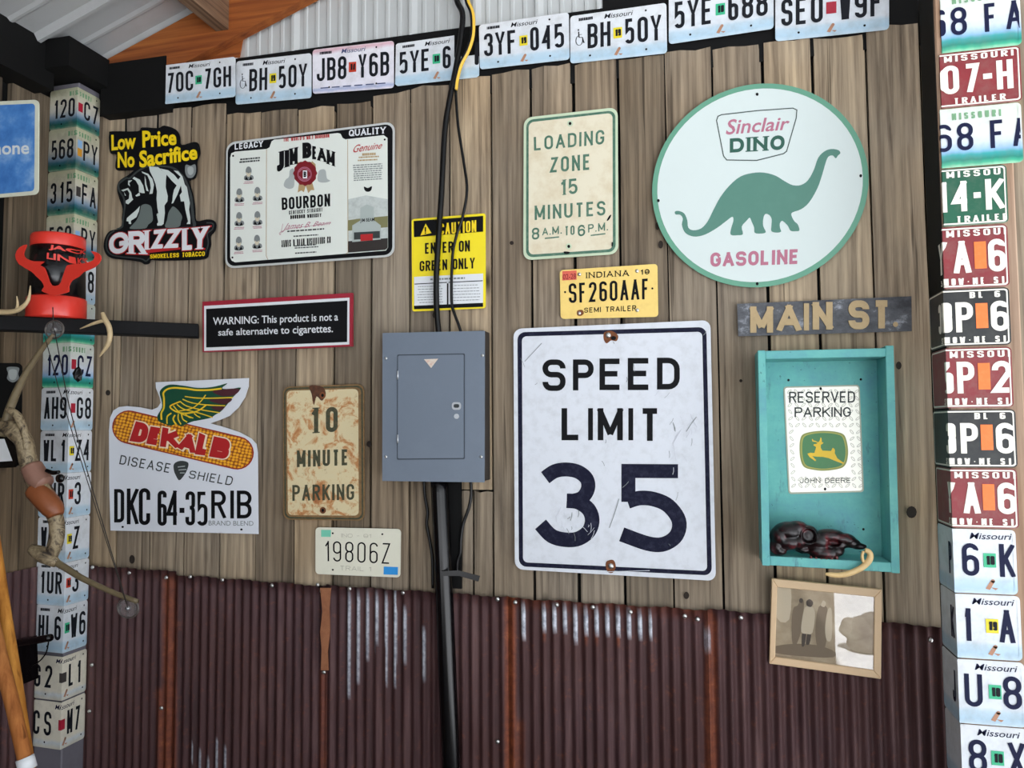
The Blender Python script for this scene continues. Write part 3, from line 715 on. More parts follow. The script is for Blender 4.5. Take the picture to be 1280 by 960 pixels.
# column wrapped round the corner post
def wrapL(zb, ht=PH, tilt=0):
    def f(u, v, d=0):
        z = zb+v*ht; uf = .445
        if u <= uf: x = PL.x+(PF.x-PL.x)*(u-.02)/(uf-.02); y = PL.y+(PF.y-PL.y)*(u-.02)/(uf-.02)-d; x += d*max(0, 1-(uf-u)/.01)*.9
        else: x = PF.x+d; y = PF.y+(u-uf)/.42*(PR.y-PF.y)*.98-d*max(0, 1-(u-uf)/.01)*.9
        return Vector((x, y, z))
    return f
G2 = 'licence plates wrapped round the corner post'
def foldz(y): # height on the front corner of the post for a picture row
    x = 103-(y-108)*.0447; d = ray(x, y); p = d*(PF.y/d.y); return p.z+H
LP = [(108, 158, 'dim', '120C7Z', 'm', 'topmost plate on the corner post, grimy, reading 120 C'), (158, 211, 'dim', '568PYK', 'ba', 'grimy plate 568 P just below the topmost plate of the corner post'),
      (211, 267, 'dim', '315FAK', 'k', 'dingy plate 315 F above the red bull canister'), (267, 322, 'dim', '568PYK', 'b', 'plate 568 PY half hidden by the rim of the red canister'),
      (322, 376, 'new', 'AH9G8K', 'm', 'plate ending G8 behind the red canister, in shade'), (376, 428, 'old', '    -K', None, 'plate crossed by the black bar, only its green band showing below the bar'),
      (428, 484, 'old', '120CZK', 'm', 'green-banded plate 120 CZ just below the black bar, red sticker'), (484, 538, 'new', 'AH9G8K', 'm', 'white plate AH9 G8 with a crimson sticker on the fold'),
      (538, 591, 'new', 'WL1Z4K', 'y', 'white plate WL1 Z4 with a yellow sticker, beside the bow grip'), (591, 647, 'new', 'WUR3KK', 'r', 'white plate UR 3 with orange sticker, behind the leather of the bow'),
      (647, 703, 'new', 'WL1ZKK', 'y', 'white plate 1 Z with yellow sticker, behind the lower bow limb root'), (703, 757, 'new', '1UR3KK', 'r', 'white plate 1UR 3 with orange sticker, below the bow'),
      (757, 816, 'new', 'HL6W6K', 'g', 'white plate HL6 W6 with a green sticker beside the black bracket'), (820, 875, 'crm', 'G2 L1C', 'k', 'cream plate 2 L1 under the black bracket'),
      (877, 936, 'crm', 'CS M7K', 'm', 'lowest cream plate on the corner post, reading M7')]
for i, (ya, yb, st, ch, sk, lb) in enumerate(LP):
    za, zb = foldz(ya), foldz(yb); dd = .001+.0014*(i % 2)
    if i >= 9 and i <= 12: ch = ch[:4]+{9: '   ', 10: '   ', 11: '   ', 12: '6  '}[i]
    sl = [(.07, .16), (.19, .29), (.32, .42), (.56, .67), (.71, .82), (.84, .86)]
    if st == 'crm': sl = [(.03, .13), (.2, .31), (.33, .36), (.54, .63), (.67, .76), (.8, .85)]
    ch = ch[:5]
    plate(wrapL(zb, (za-zb)*.995), st, ch, lb, sk, cuts=[.435, .44, .445, .45, .455], u0=.015, u1=.86, slots=sl, group=G2, lift=dd, stu=(.455, .535) if st != 'crm' else (.42, .5), name='licence_plate')
# column on the timber post: plates fold back over its left edge
def wrapR(zb, ht, uf, W=.305, tilt=0, Xf=RXF):
    def f(u, v, d=0):
        z = zb+v*ht
        if u >= uf: return Vector((Xf-.001+(u-uf)*W-d*max(0, 1-(u-uf)/.01)*.9, 2.103-d, z+tilt*(u-uf)))
        return Vector((Xf-.001-d, 2.103+(uf-u)*W-d*max(0, 1-(uf-u)/.01)*.9, z))
    return f
G3 = 'licence plates wrapped round the right-hand timber post'
def zR(y, x=1182): return atY(x, y, 2.1).z
def su(a, b, x0, s): return (.25+(a-x0)/s, .25+(b-x0)/s)
T, Mi, B_ = (1178, 152), (1182, 152), (1195, 160)
RPs = [(-9, 66, 'old', [('6', 1168, 1182), ('8', 1188, 1206), ('F', 1226, 1240), ('A', 1250, 1268)], T, 1266, None, None, None, 'topmost plate on the timber post, green-banded 68 FA cut by the frame'),
       (67, 135, 'mar', [('1', 1166, 1176), ('0', 1178, 1197), ('7', 1202, 1220), ('-', 1224, 1234), ('H', 1239, 1257), ('1', 1262, 1268)], T, 1266, None, None, 'TRAILER', 'maroon trailer plate 07-H between the two green-banded plates'),
       (136, 210, 'old', [('6', 1171, 1189), ('8', 1195, 1213), ('F', 1232, 1248), ('A', 1257, 1272)], T, 1267, None, None, None, 'green-banded plate 68 FA between the maroon and green trailer plates'),
       (211, 283, 'grn', [('1', 1174, 1182), ('4', 1189, 1209), ('-', 1213, 1221), ('K', 1226, 1246)], (1181, 150), 1250, None, None, 'TRAILER', 'dark green trailer plate 4-K'),
       (284, 361, 'mar', [('Y', 1166, 1184), ('A', 1191, 1210), ('6', 1229, 1248)], (1181, 150), 1251, 'o', None, None, 'maroon plate A 6 directly below the green trailer plate'),
       (362, 433, 'blk', [('3', 1164, 1176), ('B', 1178, 1189), ('P', 1193, 1212), ('6', 1231, 1251)], (1182, 150), 1252, 'o', 'BL 6', None, 'upper black plate P 6 with an orange sticker'),
       (435, 510, 'mar', [('5', 1178, 1189), ('P', 1193, 1212), ('2', 1231, 1252)], (1183, 150), 1253, 'o', None, None, 'maroon plate P 2 between the two black plates'),
       (512, 584, 'blk', [('3', 1179, 1190), ('P', 1195, 1214), ('6', 1233, 1253)], (1184, 150), 1255, 'o', 'BL 6', None, 'lower black plate P 6 with an orange sticker'),
       (585, 659, 'mar', [('Y', 1176, 1190), ('A', 1199, 1217), ('6', 1236, 1256)], (1187, 152), 1258, 'o', None, None, 'maroon plate A 6 directly above the white plates'),
       (660, 740, 'newb', [('P', 1178, 1190), ('6', 1201, 1220), ('K', 1243, 1260)], (1193, 158), 1262, 'g', None, None, 'white plate 6 K with green sticker, topmost white one below the maroon plates'),
       (741, 821, 'newb', [('K', 1176, 1190), ('1', 1201, 1212), ('A', 1242, 1259)], (1195, 158), 1266, 'y', None, None, 'white plate 1 A with a yellow sticker on the timber post'),
       (822, 902, 'newb', [('J', 1178, 1190), ('U', 1202, 1222), ('8', 1245, 1265)], (1197, 158), 1269, 'g', None, None, 'white plate U 8 with a green sticker on the timber post'),
       (903, 984, 'newb', [('8', 1205, 1225), ('X', 1249, 1267)], (1198, 158), 1272, 'g', None, None, 'lowest white plate 8 X on the timber post, cut by the frame')]
for i, (ya, yb, st, ch, (x0, s), xr_, sk, cap, sc2, lb) in enumerate(RPs):
    za, zb = zR(ya), zR(yb); dd = .001+.0014*(i % 2); uf = .25; xw = atY(x0, (ya+yb)/2, 2.1).x; W_ = .305
    # the fold rides on the post edge; s px span the whole plate
    ch2 = [c for c, a, b in ch]; sl = [su(a, b, x0, s) for c, a, b in ch]
    plate(wrapR(zb, (za-zb)*.992, uf, .305, 0, max(RXF-.001, xw) if abs(xw-RXF) < .03 else RXF), st, ch2, lb, sk, cuts=[uf-.01, uf-.005, uf, uf+.005, uf+.01], u0=-.14, u1=su(xr_, xr_, x0, s)[0],
          slots=sl, group=G3, lift=dd, cap=cap, smallcap=sc2, stu=(su(1214+(x0-1181), 1227+(x0-1181), x0, s) if sk == 'o' else su(x0+32, x0+46, x0, s)) if sk else (.4, .5), holes=False)
# ------------------------------------------------------------------ signs
def sign(name, label, outline, mp, th, mat, cat='sign', d0=0, group=None):
    o = slab(name, outline, mp, d0, d0+th, mat, None); return tag(o, label, cat, group)
Q = lambda *a: [(a[i], a[i+1]) for i in range(0, 8, 2)]
def bx4(x0, y0, x1, y1): return [(x0, y0), (x1, y0), (x1, y1), (x0, y1)]
def stuff(o):
    if o: o['kind'] = 'stuff'
    return o
def screwhead(mp, x, y, d, parent, s=1.0, name='bolt'):
    c = mp(x, y, d); v, f = lathe([(.0001, .003*s), (.003*s, .0028*s), (.0052*s, .0016*s), (.0062*s, 0)], c, 10, 'y')
    return obj(name, v, f, m_scr, parent, smooth=True)
# --- speed limit
mp = mk(630, 390, 2.744); e = .0030
t = sign('speed_limit_sign', 'large scuffed white SPEED LIMIT 35 road sign between breaker box and teal crate', rquad([(33, 58), (708, 28), (727, 922), (38, 882)], 28, 5), mp, .0024, m_dirtyw)
r_ = ringq([(47, 70), (694, 52), (713, 903), (52, 872)], 26, [(62, 84), (680, 68), (697, 888), (66, 858)], 16, 5); flat('border', r_, mp, e, m_navy, t)
for c, a in (('S', (133, 163, 212, 271)), ('P', (237, 163, 308, 269)), ('E', (328, 160, 406, 268)), ('E', (425, 158, 505, 268)), ('D', (525, 157, 603, 266)), ('L', (198, 330, 265, 440)), ('I', (289, 330, 305, 440)), ('M', (322, 330, 408, 440)), ('I', (427, 330, 443, 440)), ('T', (466, 330, 535, 442))):
    letters(c, bx4(*a), mp, e, m_navy if c == 'X' else m_ink, t, sw=.175 if c != 'I' else .15, gap=0, asp=(a[2]-a[0])/(a[3]-a[1]))
def rib2(pts, w_, sm=True): return ribbon(cr(pts, False, 5) if sm else pts, w_)
a3 = rib2([(142, 568), (175, 546), (215, 540), (255, 548), (284, 572), (289, 604), (272, 634), (243, 646), (216, 647)], 48)
b3 = rib2([(216, 647), (255, 652), (290, 676), (303, 712), (292, 750), (258, 776), (215, 781), (165, 768), (126, 728)], 50)
lay = lambda s, k: ([(p[0], p[1], LAY*k) for p in s[0]], s[1])
flat('numeral', join(a3, lay(b3, 1)), mp, e, m_navy, t)
a5 = ribbon([(597, 546), (427, 545), (427, 651)], 48); b5 = rib2([(424, 650), (465, 638), (515, 642), (565, 665), (600, 715), (592, 765), (550, 795), (495, 794), (404, 762)], 50)
flat('numeral', join(a5, lay(b5, 1)), mp, e, m_navy, t)
random.seed(11); scr = []
for i in range(46):
    x, y = random.choice([(random.uniform(60, 690), random.uniform(80, 880)), (random.uniform(560, 660), random.uniform(380, 520)), (random.uniform(180, 300), random.uniform(690, 790))])
    a = random.uniform(.6, 2.4); l = random.uniform(6, 34); scr.append(ribbon([(x, y), (x+l*.5*math.cos(a)+2, y-l*.5*math.sin(a)), (x+l*math.cos(a), y-l*math.sin(a))], random.uniform(.8, 2.2)))
for p in ([(72, 170), (100, 140), (130, 108)], [(610, 400), (580, 450), (590, 510)], [(395, 640), (380, 690), (362, 740)], [(640, 350), (650, 375), (662, 395)], [(625, 410), (645, 380), (660, 360)], [(350, 890), (420, 888), (500, 886)]): scr.append(ribbon(p, 2.2))
stuff(flat('scratch', join(*[lay(s, i % 7) for i, s in enumerate(scr[::2])]), mp, e+.0012, m_grey, t)); stuff(flat('scratch', join(*[lay(s, i % 7) for i, s in enumerate(scr[1::2])]), mp, e+.0012, plain('pale_scratch', 'c8cbd2', .5), t))
flat('rust_stain', blob([(345, 70), (372, 66), (392, 82), (386, 100), (368, 98), (352, 108), (342, 92)]), mp, e+.0006, m_rustspot, t)
flat('rust_stain', blob([(352, 855), (375, 850), (384, 872), (374, 893), (358, 892), (350, 875)]), mp, e+.0006, m_rustspot, t)
flat('bolt_hole', ell(376, 90, 9, 7, 12), mp, e+.001, m_ink, t)
screwhead(mp, 358, 80, .003, t, 1.5); screwhead(mp, 367, 871, .003, t, 1.5)
# --- loading zone
mp = mk(640, 120, 4.3625)
m_cream = plain('aged_cream_enamel', 'ded6bd', .45, dirt=.55, dcol='b99a68', dscale=16); m_gink = plain('faded_green_paint', '3f6a56', .55, dirt=.5, dcol='8fa78f', dscale=70); m_rimg = plain('pale_green_rim', 'c3d2b4', .45, dirt=.3, dcol='8a9a74')
t = sign('loading_zone_sign', 'cream and green LOADING ZONE 15 MINUTES sign above the yellow Indiana plate', rquad([(65, 120), (577, 62), (580, 862), (62, 897)], 46, 5), mp, .0022, m_rimg)
flat('face', poly(rquad([(82, 135), (562, 82), (564, 848), (80, 880)], 36, 5)), mp, .0028, m_cream, t)
flat('border', ringq([(80, 133), (564, 80), (566, 850), (78, 882)], 38, [(92, 146), (549, 94), (551, 836), (92, 867)], 28, 5), mp, .0034, m_gink, t)
for s, q in (('LOADING', Q(120, 226, 505, 185, 503, 265, 122, 300)), ('ZONE', Q(208, 338, 428, 317, 428, 404, 208, 420)), ('15', Q(266, 460, 358, 450, 358, 534, 266, 543)), ('MINUTES', Q(125, 600, 510, 573, 510, 652, 125, 678)), ('8', Q(110, 722, 150, 718, 150, 782, 110, 786)),
             ('A.M.', Q(166, 722, 272, 708, 272, 752, 166, 762)), ('TO', Q(289, 712, 342, 707, 342, 758, 289, 762)), ('6', Q(360, 706, 400, 702, 400, 764, 360, 768)), ('P.M.', Q(416, 702, 524, 690, 524, 734, 416, 746))):
    letters(s, q, mp, .0034, m_gink, t, sw=.155, gap=.2, serif=.06 if s == '15' else 0)
stuff(flat('underline', join(ribbon([(180, 778), (258, 770)], 7), ribbon([(430, 762), (510, 752)], 7)), mp, .0034, m_gink, t))
for x, y in ((318, 153), (311, 822)):
    flat('washer', ell(x, y, 16, 17, 16), mp, .0042, m_rimg, t); flat('bolt_hole', ell(x, y, 8, 9, 12), mp, .0048, m_ink, t)
stuff(flat('chip', join(blob([(518, 680), (532, 655), (542, 650), (536, 668), (524, 682)]), blob([(545, 800), (552, 802), (550, 820), (544, 822)]), blob([(285, 850), (315, 852), (310, 862), (288, 862)])), mp, .0048, m_ink, t))
# --- Indiana plate
mp = mk(500, 240, 3.765); my = plain('buttery_yellow_plate', 'f0cf74', .42, dirt=.35, dcol='b98f4a', dscale=25)
t = sign('licence_plate', 'yellow Indiana semi trailer plate SF260AAF above the speed limit sign', rquad([(753, 369), (1212, 339), (1216, 588), (757, 598)], 16, 4), mp, .0014, my, 'licence plate', .002)
letters('SF260AAF', Q(795, 432, 1172, 408, 1172, 505, 797, 524), mp, .0042, m_ink, t, sw=.125, gap=.14); letters('INDIANA', Q(877, 380, 1078, 368, 1078, 396, 877, 407), mp, .0042, m_ink, t, sw=.16, gap=.3, serif=.1)
letters('19', Q(1132, 367, 1175, 364, 1175, 388, 1132, 391), mp, .0042, m_ink, t, sw=.2, gap=.3); letters('SEMI TRAILER', Q(868, 546, 1112, 534, 1112, 560, 868, 569), mp, .0042, m_ink, t, sw=.16, gap=.22)
o = flat('sticker', poly(Q(765, 374, 832, 370, 832, 414, 765, 418)), mp, .0042, plain('faded_red_sticker', 'd8604a', .5), t); flat('sticker_date', btext('02-28', Q(768, 388, 830, 384, 830, 410, 768, 414), .01), mp, .0048, plain('dark_red_ink', '8a1a1c', .5), t)
stuff(flat('separator_dot', join(ell(778, 472, 5, 5, 8), ell(1188, 455, 5, 5, 8)), mp, .0042, m_ink, t))
flat('rust_stain', blob([(836, 560), (858, 556), (866, 572), (852, 584), (836, 580)]), mp, .0046, m_rustspot, t)
for x, y in ((845, 388), (1116, 373), (845, 571), (1117, 557)): screwhead(mp, x, y, .0034, t, 1.0, 'screw')
# --- caution
m_cy = plain('safety_yellow', 'f2dc1c', .4, dirt=.12, dcol='b5a438')
t = sign('caution_sign', 'small yellow and black CAUTION ENTER ON GREEN ONLY sign behind the cables', rquad([(55, 128), (403, 100), (404, 547), (58, 563)], 12, 4), mp, .0016, m_cy, d0=-.001)
flat('header', poly(Q(65, 137, 392, 113, 392, 187, 67, 213)), mp, .0018, m_ink, t); flat('info_panel', poly(Q(67, 400, 392, 384, 392, 540, 68, 550)), mp, .0018, m_white, t)
flat('footer', poly(Q(67, 536, 392, 522, 392, 541, 68, 552)), mp, .0024, m_ink, t); flat('divider', join(poly(Q(222, 430, 229, 430, 229, 530, 222, 530)), poly(Q(70, 432, 222, 424, 222, 428, 70, 436)), poly(Q(229, 424, 390, 416, 390, 420, 229, 428))), mp, .0024, m_ink, t)
flat('warning_triangle', poly([(97, 206), (122, 150), (149, 194)]), mp, .0024, m_yel, t); flat('exclamation_mark', stext('!', bx4(118, 166, 127, 198), sw=.2), mp, .003, m_ink, t)
for s, q, c in (('CAUTION', Q(187, 150, 360, 133, 360, 188, 187, 203), m_yel), ('ENTER ON', Q(119, 241, 330, 228, 330, 280, 119, 292), m_ink), ('GREEN ONLY', Q(94, 326, 353, 309, 353, 360, 94, 374), m_ink)): letters(s, q, mp, .0024, c, t, sw=.155, gap=.11)
stuff(flat('fine_print', join(lines(140, 408, 310, 412, 1, 8, -.04), lines(80, 445, 205, 520, 7, 3, -.03), lines(240, 440, 380, 510, 6, 3, -.03)), mp, .0024, m_grey, t))
# --- round dinosaur petrol sign
mp = mk(800, 90, 3.43); c0 = Vector((.1704, 0, .7178+H)); RD = .3074
def circ(n, r): return [(c0.x+r*math.cos(2*PI*i/n), c0.z+r*math.sin(2*PI*i/n)) for i in range(n)]
wp = lambda a, b, d=0: Vector((a, D-d, b))
m_sg = plain('sign_green', '5f9a80', .42, dirt=.15, dcol='7fae9c'); m_dg = plain('dinosaur_green', '4e7f70', .5, dirt=.25, dcol='5f9080', dscale=40); m_dk = plain('deep_green_print', '1f5546', .5)
t = sign('round_petrol_sign', 'round white GASOLINE sign with a green rim and green long-necked dinosaur', circ(72, RD), wp, .0026, m_sg)
flat('face', poly(circ(72, RD-.0155)), wp, .0032, plain('pale_sign_white', 'cfdad7', .4, dirt=.1, dcol='b8c4be'), t)
flat('dinosaur', blob([(150, 600), (166, 597), (190, 608), (203, 638), (207, 668), (228, 680), (262, 672), (290, 642), (315, 592), (345, 537), (385, 487), (430, 450), (480, 435), (530, 433), (580, 446), (620, 470), (655, 487), (690, 486), (720, 465), (745, 420), (763, 370), (790, 342), (820, 332), (850, 337), (858, 350), (848, 360), (838, 372), (826, 360), (808, 364), (797, 385), (781, 440), (760, 500), (725, 560), (690, 590), (652, 604), (650, 620), (662, 642), (676, 655), (683, 680), (668, 684), (645, 682), (634, 662), (618, 645), (607, 640), (599, 652), (600, 670), (604, 686), (585, 690), (563, 684), (563, 660), (564, 632), (553, 614), (536, 611), (528, 632), (528, 662), (539, 688), (518, 694), (492, 691), (489, 668), (478, 642), (470, 626), (456, 640), (436, 664), (441, 696), (420, 701), (389, 699), (391, 670), (400, 640), (396, 622), (370, 640), (330, 670), (280, 698), (240, 707), (210, 701), (190, 685), (180, 655), (184, 630), (172, 613), (153, 612)], 3), mp, .0038, m_dg, t)
bd = [(328, 210), (334, 192), (350, 185), (500, 168), (655, 157), (672, 165), (669, 200), (628, 342), (615, 352), (500, 381), (372, 379), (358, 362), (340, 270)]
flat('badge_outline', ribbon(bd, 4.5, True), mp, .0038, plain('dark_green_line', '3a4a45', .5), t)
flat('badge_name', btext('Sinclair', Q(380, 205, 648, 192, 632, 250, 366, 272), .014, 0), mp, .0038, m_pink, t)
letters('DINO', Q(385, 287, 621, 272, 618, 335, 385, 348), mp, .0038, m_dk, t, sw=.24, gap=.2, serif=.1); letters('GASOLINE', Q(302, 776, 682, 760, 680, 824, 302, 837), mp, .0038, m_pink, t, sw=.22, gap=.13)
for x, y in ((502, 98), (79, 553), (945, 447), (502, 909)): flat('bolt_hole', ell(x, y, 6, 7, 10), mp, .0044, m_ink, t)
# --- bourbon sign
mp = mk(270, 140, 4.571)
t = sign('whiskey_sign', 'black-bordered cream JIM BEAM BOURBON tin sign with row of small portraits'.replace('JIM BEAM BOURBON', 'bourbon whiskey'), rquad([(60, 176), (1022, 54), (1021, 826), (54, 896)], 52, 5), mp, .0018, plain('silver_white_edge', 'cfd2d0', .3, .2))
flat('border', poly(rquad([(70, 188), (1011, 68), (1009, 815), (65, 883)], 45, 5)), mp, .0024, m_ink, t)
m_cr2 = plain('cream_tin', 'dfe4dc', .36, dirt=.08, dcol='c2b99a')
flat('face', poly([(84, 262), (90, 238), (112, 228), (292, 213), (308, 204), (320, 170), (334, 160), (698, 122), (714, 126), (726, 150), (742, 158), (960, 134), (982, 150), (985, 775), (972, 793), (112, 860), (92, 850), (84, 832)]), mp, .003, m_cr2, t)
flat('gold_line', ribbon([(292, 215), (290, 822), (300, 845)], 3), mp, .0036, m_tan, t); flat('gold_line', ribbon([(755, 160), (757, 800), (748, 812)], 3), mp, .0036, m_tan, t)
letters('LEGACY', Q(110, 182, 272, 165, 272, 200, 110, 218), mp, .0032, m_white, t, sw=.2, gap=.12, serif=.08); letters('QUALITY', Q(762, 104, 972, 86, 972, 124, 762, 142), mp, .0032, m_white, t, sw=.2, gap=.12, serif=.08)
flat('tagline', stext("THE WORLD'S No.1 BOURBON".upper(), Q(388, 152, 650, 128, 650, 148, 388, 172), sw=.2, gap=.12), mp, .0036, m_red, t)
for c, q in (('J', Q(352, 232, 392, 222, 392, 325, 352, 352)), ('I', Q(396, 222, 420, 218, 420, 314, 396, 320)), ('M', Q(424, 212, 470, 202, 470, 298, 424, 306)), ('B', Q(497, 178, 548, 175, 548, 264, 497, 268)), ('E', Q(553, 196, 580, 199, 582, 274, 553, 272)), ('A', Q(583, 203, 630, 214, 634, 290, 583, 278)), ('M', Q(636, 216, 682, 230, 682, 314, 636, 298))):
    letters(c, q, mp, .0036, m_ink, t, sw={'M': .19, 'E': .2, 'A': .22}.get(c, .27), gap=0, serif=.05)
sl = []
for i in range(28):
    a = 2*PI*i/28; r = 1+.05*math.cos(i*2.7); sl.append((513+66*r*math.cos(a), 352+70*r*math.sin(a)))
for q in ([(478, 400), (520, 410), (505, 460), (490, 450), (470, 462)], [(512, 410), (552, 400), (565, 448), (545, 448), (530, 466)], [(458, 320), (470, 285), (485, 300), (480, 330)], [(540, 300), (552, 282), (572, 300), (572, 340)]): flat('ribbon_tail', poly(q), mp, .0036, m_tan, t)
flat('wax_seal', blob(sl, 2), mp, .0042, plain('wax_red', '7a1420', .4, dirt=.4, dcol='3a0a10', dscale=90), t); flat('seal_ring', join(ribbon(arc(510, 358, 38, 40, 0, 360, 24), 5, True), ribbon(arc(510, 358, 31, 33, 20, 160, 10), 4), ribbon(arc(510, 358, 31, 33, 200, 340, 10), 4)), mp, .0048, m_pink, t)
flat('seal_centre', poly(bx4(500, 336, 525, 382)), mp, .0048, m_white, t); flat('seal_letter', stext('B', bx4(505, 343, 520, 375), sw=.2, gap=0), mp, .0054, m_ink, t)
stuff(flat('engraving', join(blob([(390, 420), (400, 390), (420, 372), (425, 335), (448, 330), (450, 420), (430, 440), (405, 436)]), blob([(585, 395), (588, 345), (605, 330), (628, 335), (636, 380), (655, 395), (620, 405)])), mp, .0034, m_lgrey, t))
letters('BOURBON', Q(378, 492, 655, 468, 655, 540, 380, 562), mp, .0036, m_ink, t, sw=.17, gap=.12)
flat('style_line', stext('KENTUCKY STRAIGHT', Q(420, 566, 612, 548, 612, 570, 420, 588), sw=.17, gap=.13), mp, .0036, m_dgrey, t); flat('style_line', stext('BOURBON WHISKEY', Q(428, 592, 605, 580, 605, 601, 428, 614), sw=.22, gap=.13), mp, .0036, m_ink, t)
flat('signature', join(btext('James B. Beam', Q(390, 638, 660, 622, 655, 652, 378, 690), 0, .5), ribbon(cr([(385, 640), (372, 700), (368, 690), (420, 668), (520, 655), (660, 636)], False, 4), 2)), mp, .0036, m_pink, t)
stuff(flat('fine_print', join(lines(405, 680, 628, 662, 1, 8, -.07), lines(445, 708, 590, 712, 1, 7, -.06), lines(450, 764, 590, 776, 2, 6, -.06), lines(450, 805, 585, 805, 1, 7, -.06), lines(130, 270, 262, 285, 2, 9, -.09)), mp, .0036, m_dgrey, t))
letters('JAMES B BEAM DISTILLING CO', Q(376, 735, 658, 712, 658, 750, 378, 775), mp, .0036, m_ink, t, sw=.15, gap=.08)
for x, y in ((190, 345), (137, 470), (240, 462), (136, 605), (240, 600), (134, 745), (238, 735)):
    p_ = flat('portrait', join(blob([(x-26, y+42), (x-24, y+24), (x-8, y+16), (x+10, y+16), (x+25, y+22), (x+27, y+40), (x+5, y+48), (x-12, y+48)]), lay(ell(x, y-6, 17, 26, 16), 2)), mp, .0036, m_grey, t)
    flat('portrait_beard', blob([(x-13, y+2), (x, y+8), (x+13, y+2), (x+9, y+22), (x, y+28), (x-9, y+22)]), mp, .0044, m_ltan, t); flat('portrait_coat', poly([(x-20, y+44), (x-14, y+24), (x, y+46)]), mp, .0046, m_ink, t); flat('portrait_coat', poly([(x+22, y+44), (x+14, y+24), (x+2, y+46)]), mp, .0046, m_ink, t)
    stuff(flat('caption_print', lines(x-30, y+56, x+30, y+64, 2, 4, -.05), mp, .0036, m_pink, t))
flat('script_title', btext('Genuine', Q(792, 190, 955, 172, 950, 210, 785, 235), .006, .4), mp, .0036, m_red, t)
stuff(flat('fine_print', join(lines(785, 305, 955, 390, 8, 6, -.06, .05)), mp, .0036, m_grey, t)); stuff(flat('fine_print', join(lines(838, 238, 915, 238, 1, 14, -.05, 0), lines(812, 258, 938, 275, 2, 8, -.05)), mp, .0036, m_tan, t)); flat('emblem', blob([(848, 428), (870, 436), (893, 426), (888, 450), (870, 458), (853, 450)]), mp, .0036, m_ink, t)
flat('distillery_scene', poly([(758, 500), (860, 478), (984, 500), (984, 778), (970, 790), (758, 806)]), mp, .0034, plain('clouded_scene', 'c3cac6', .45, dirt=.6, dcol='7f8884', dscale=60), t)
flat('hillside', poly([(758, 620), (830, 610), (984, 596), (984, 660), (758, 680)]), mp, .004, plain('olive_print', '7c7a52', .5), t); flat('foreground', poly([(758, 740), (984, 722), (984, 776), (970, 789), (758, 805)]), mp, .004, plain('dark_brown_print', '2b2522', .5), t)
flat('barn', poly([(782, 650), (828, 622), (828, 550), (866, 530), (904, 545), (906, 620), (945, 650), (945, 730), (782, 745)]), mp, .0046, plain('barn_grey_print', 'a9b3af', .5), t); flat('barn_door', poly([(792, 690), (940, 682), (940, 722), (792, 732)]), mp, .0052, m_dgrey, t); flat('barn_door', poly([(830, 702), (900, 698), (900, 735), (830, 740)]), mp, .0058, m_red, t); flat('barn_name', btext('JIM BEAM', Q(828, 612, 908, 606, 908, 632, 828, 638), .01), mp, .0052, m_ink, t)
for x, y in ((102, 253), (967, 160), (98, 833)): flat('nail', ell(x, y, 6, 6, 8), mp, .0045, m_ink, t)
# --- grizzly sign
mp = mk(120, 150, 5.05)
t = sign('tobacco_sign', 'die-cut bear sign reading GRIZZLY under yellow Low Price No Sacrifice'.replace('GRIZZLY under ', 'smokeless tobacco, with '), cr([(85, 88), (105, 72), (265, 72), (292, 48), (395, 52), (432, 36), (505, 60), (532, 105), (542, 158), (615, 140), (650, 152), (660, 215), (642, 262), (642, 320), (628, 368), (592, 385), (602, 430), (616, 480), (628, 560), (636, 636), (700, 628), (745, 635), (762, 665), (752, 702), (726, 735), (728, 785), (716, 825), (695, 876), (560, 886), (400, 888), (350, 885), (338, 906), (308, 912), (278, 896), (180, 882), (105, 874), (66, 848), (50, 800), (60, 742), (92, 700), (163, 682), (165, 620), (170, 560), (150, 500), (135, 440), (140, 400), (165, 372), (200, 352), (228, 330), (236, 318), (180, 320), (135, 318), (124, 290), (130, 220), (95, 212), (85, 165)], True, 3), mp, .0018, m_ink)
mb = mk(130, 200, 9.6)
flat('grey_keyline', blob([(165, 300), (200, 252), (268, 208), (310, 212), (380, 148), (460, 95), (540, 70), (740, 70), (860, 98), (960, 188), (1020, 300), (1060, 420), (1078, 560), (1090, 700), (1108, 792), (1000, 810), (200, 835), (215, 790), (235, 640), (245, 540), (228, 450), (178, 370)]), mb, .0024, m_dgrey, t)
flat('bear_body', blob([(192, 305), (220, 272), (280, 230), (322, 232), (400, 160), (480, 112), (550, 88), (740, 90), (845, 118), (938, 206), (992, 312), (1028, 420), (1045, 560), (1058, 700), (1068, 800), (980, 805), (250, 835), (240, 800), (256, 640), (268, 540), (252, 450), (205, 372)]), mb, .003, m_ink, t)
for q in ([(512, 532), (572, 560), (590, 640), (592, 730), (540, 778), (500, 825), (322, 828), (350, 780), (402, 720), (440, 620), (455, 552)], [(840, 560), (900, 608), (945, 680), (932, 740), (905, 805), (745, 812), (765, 720), (780, 640), (808, 590)]): flat('bear_shadow', blob(q, 3), mb, .0036, plain('slate_print', '66706d', .5), t)
m_bw = plain('bear_white', 'cfd9d4', .45)
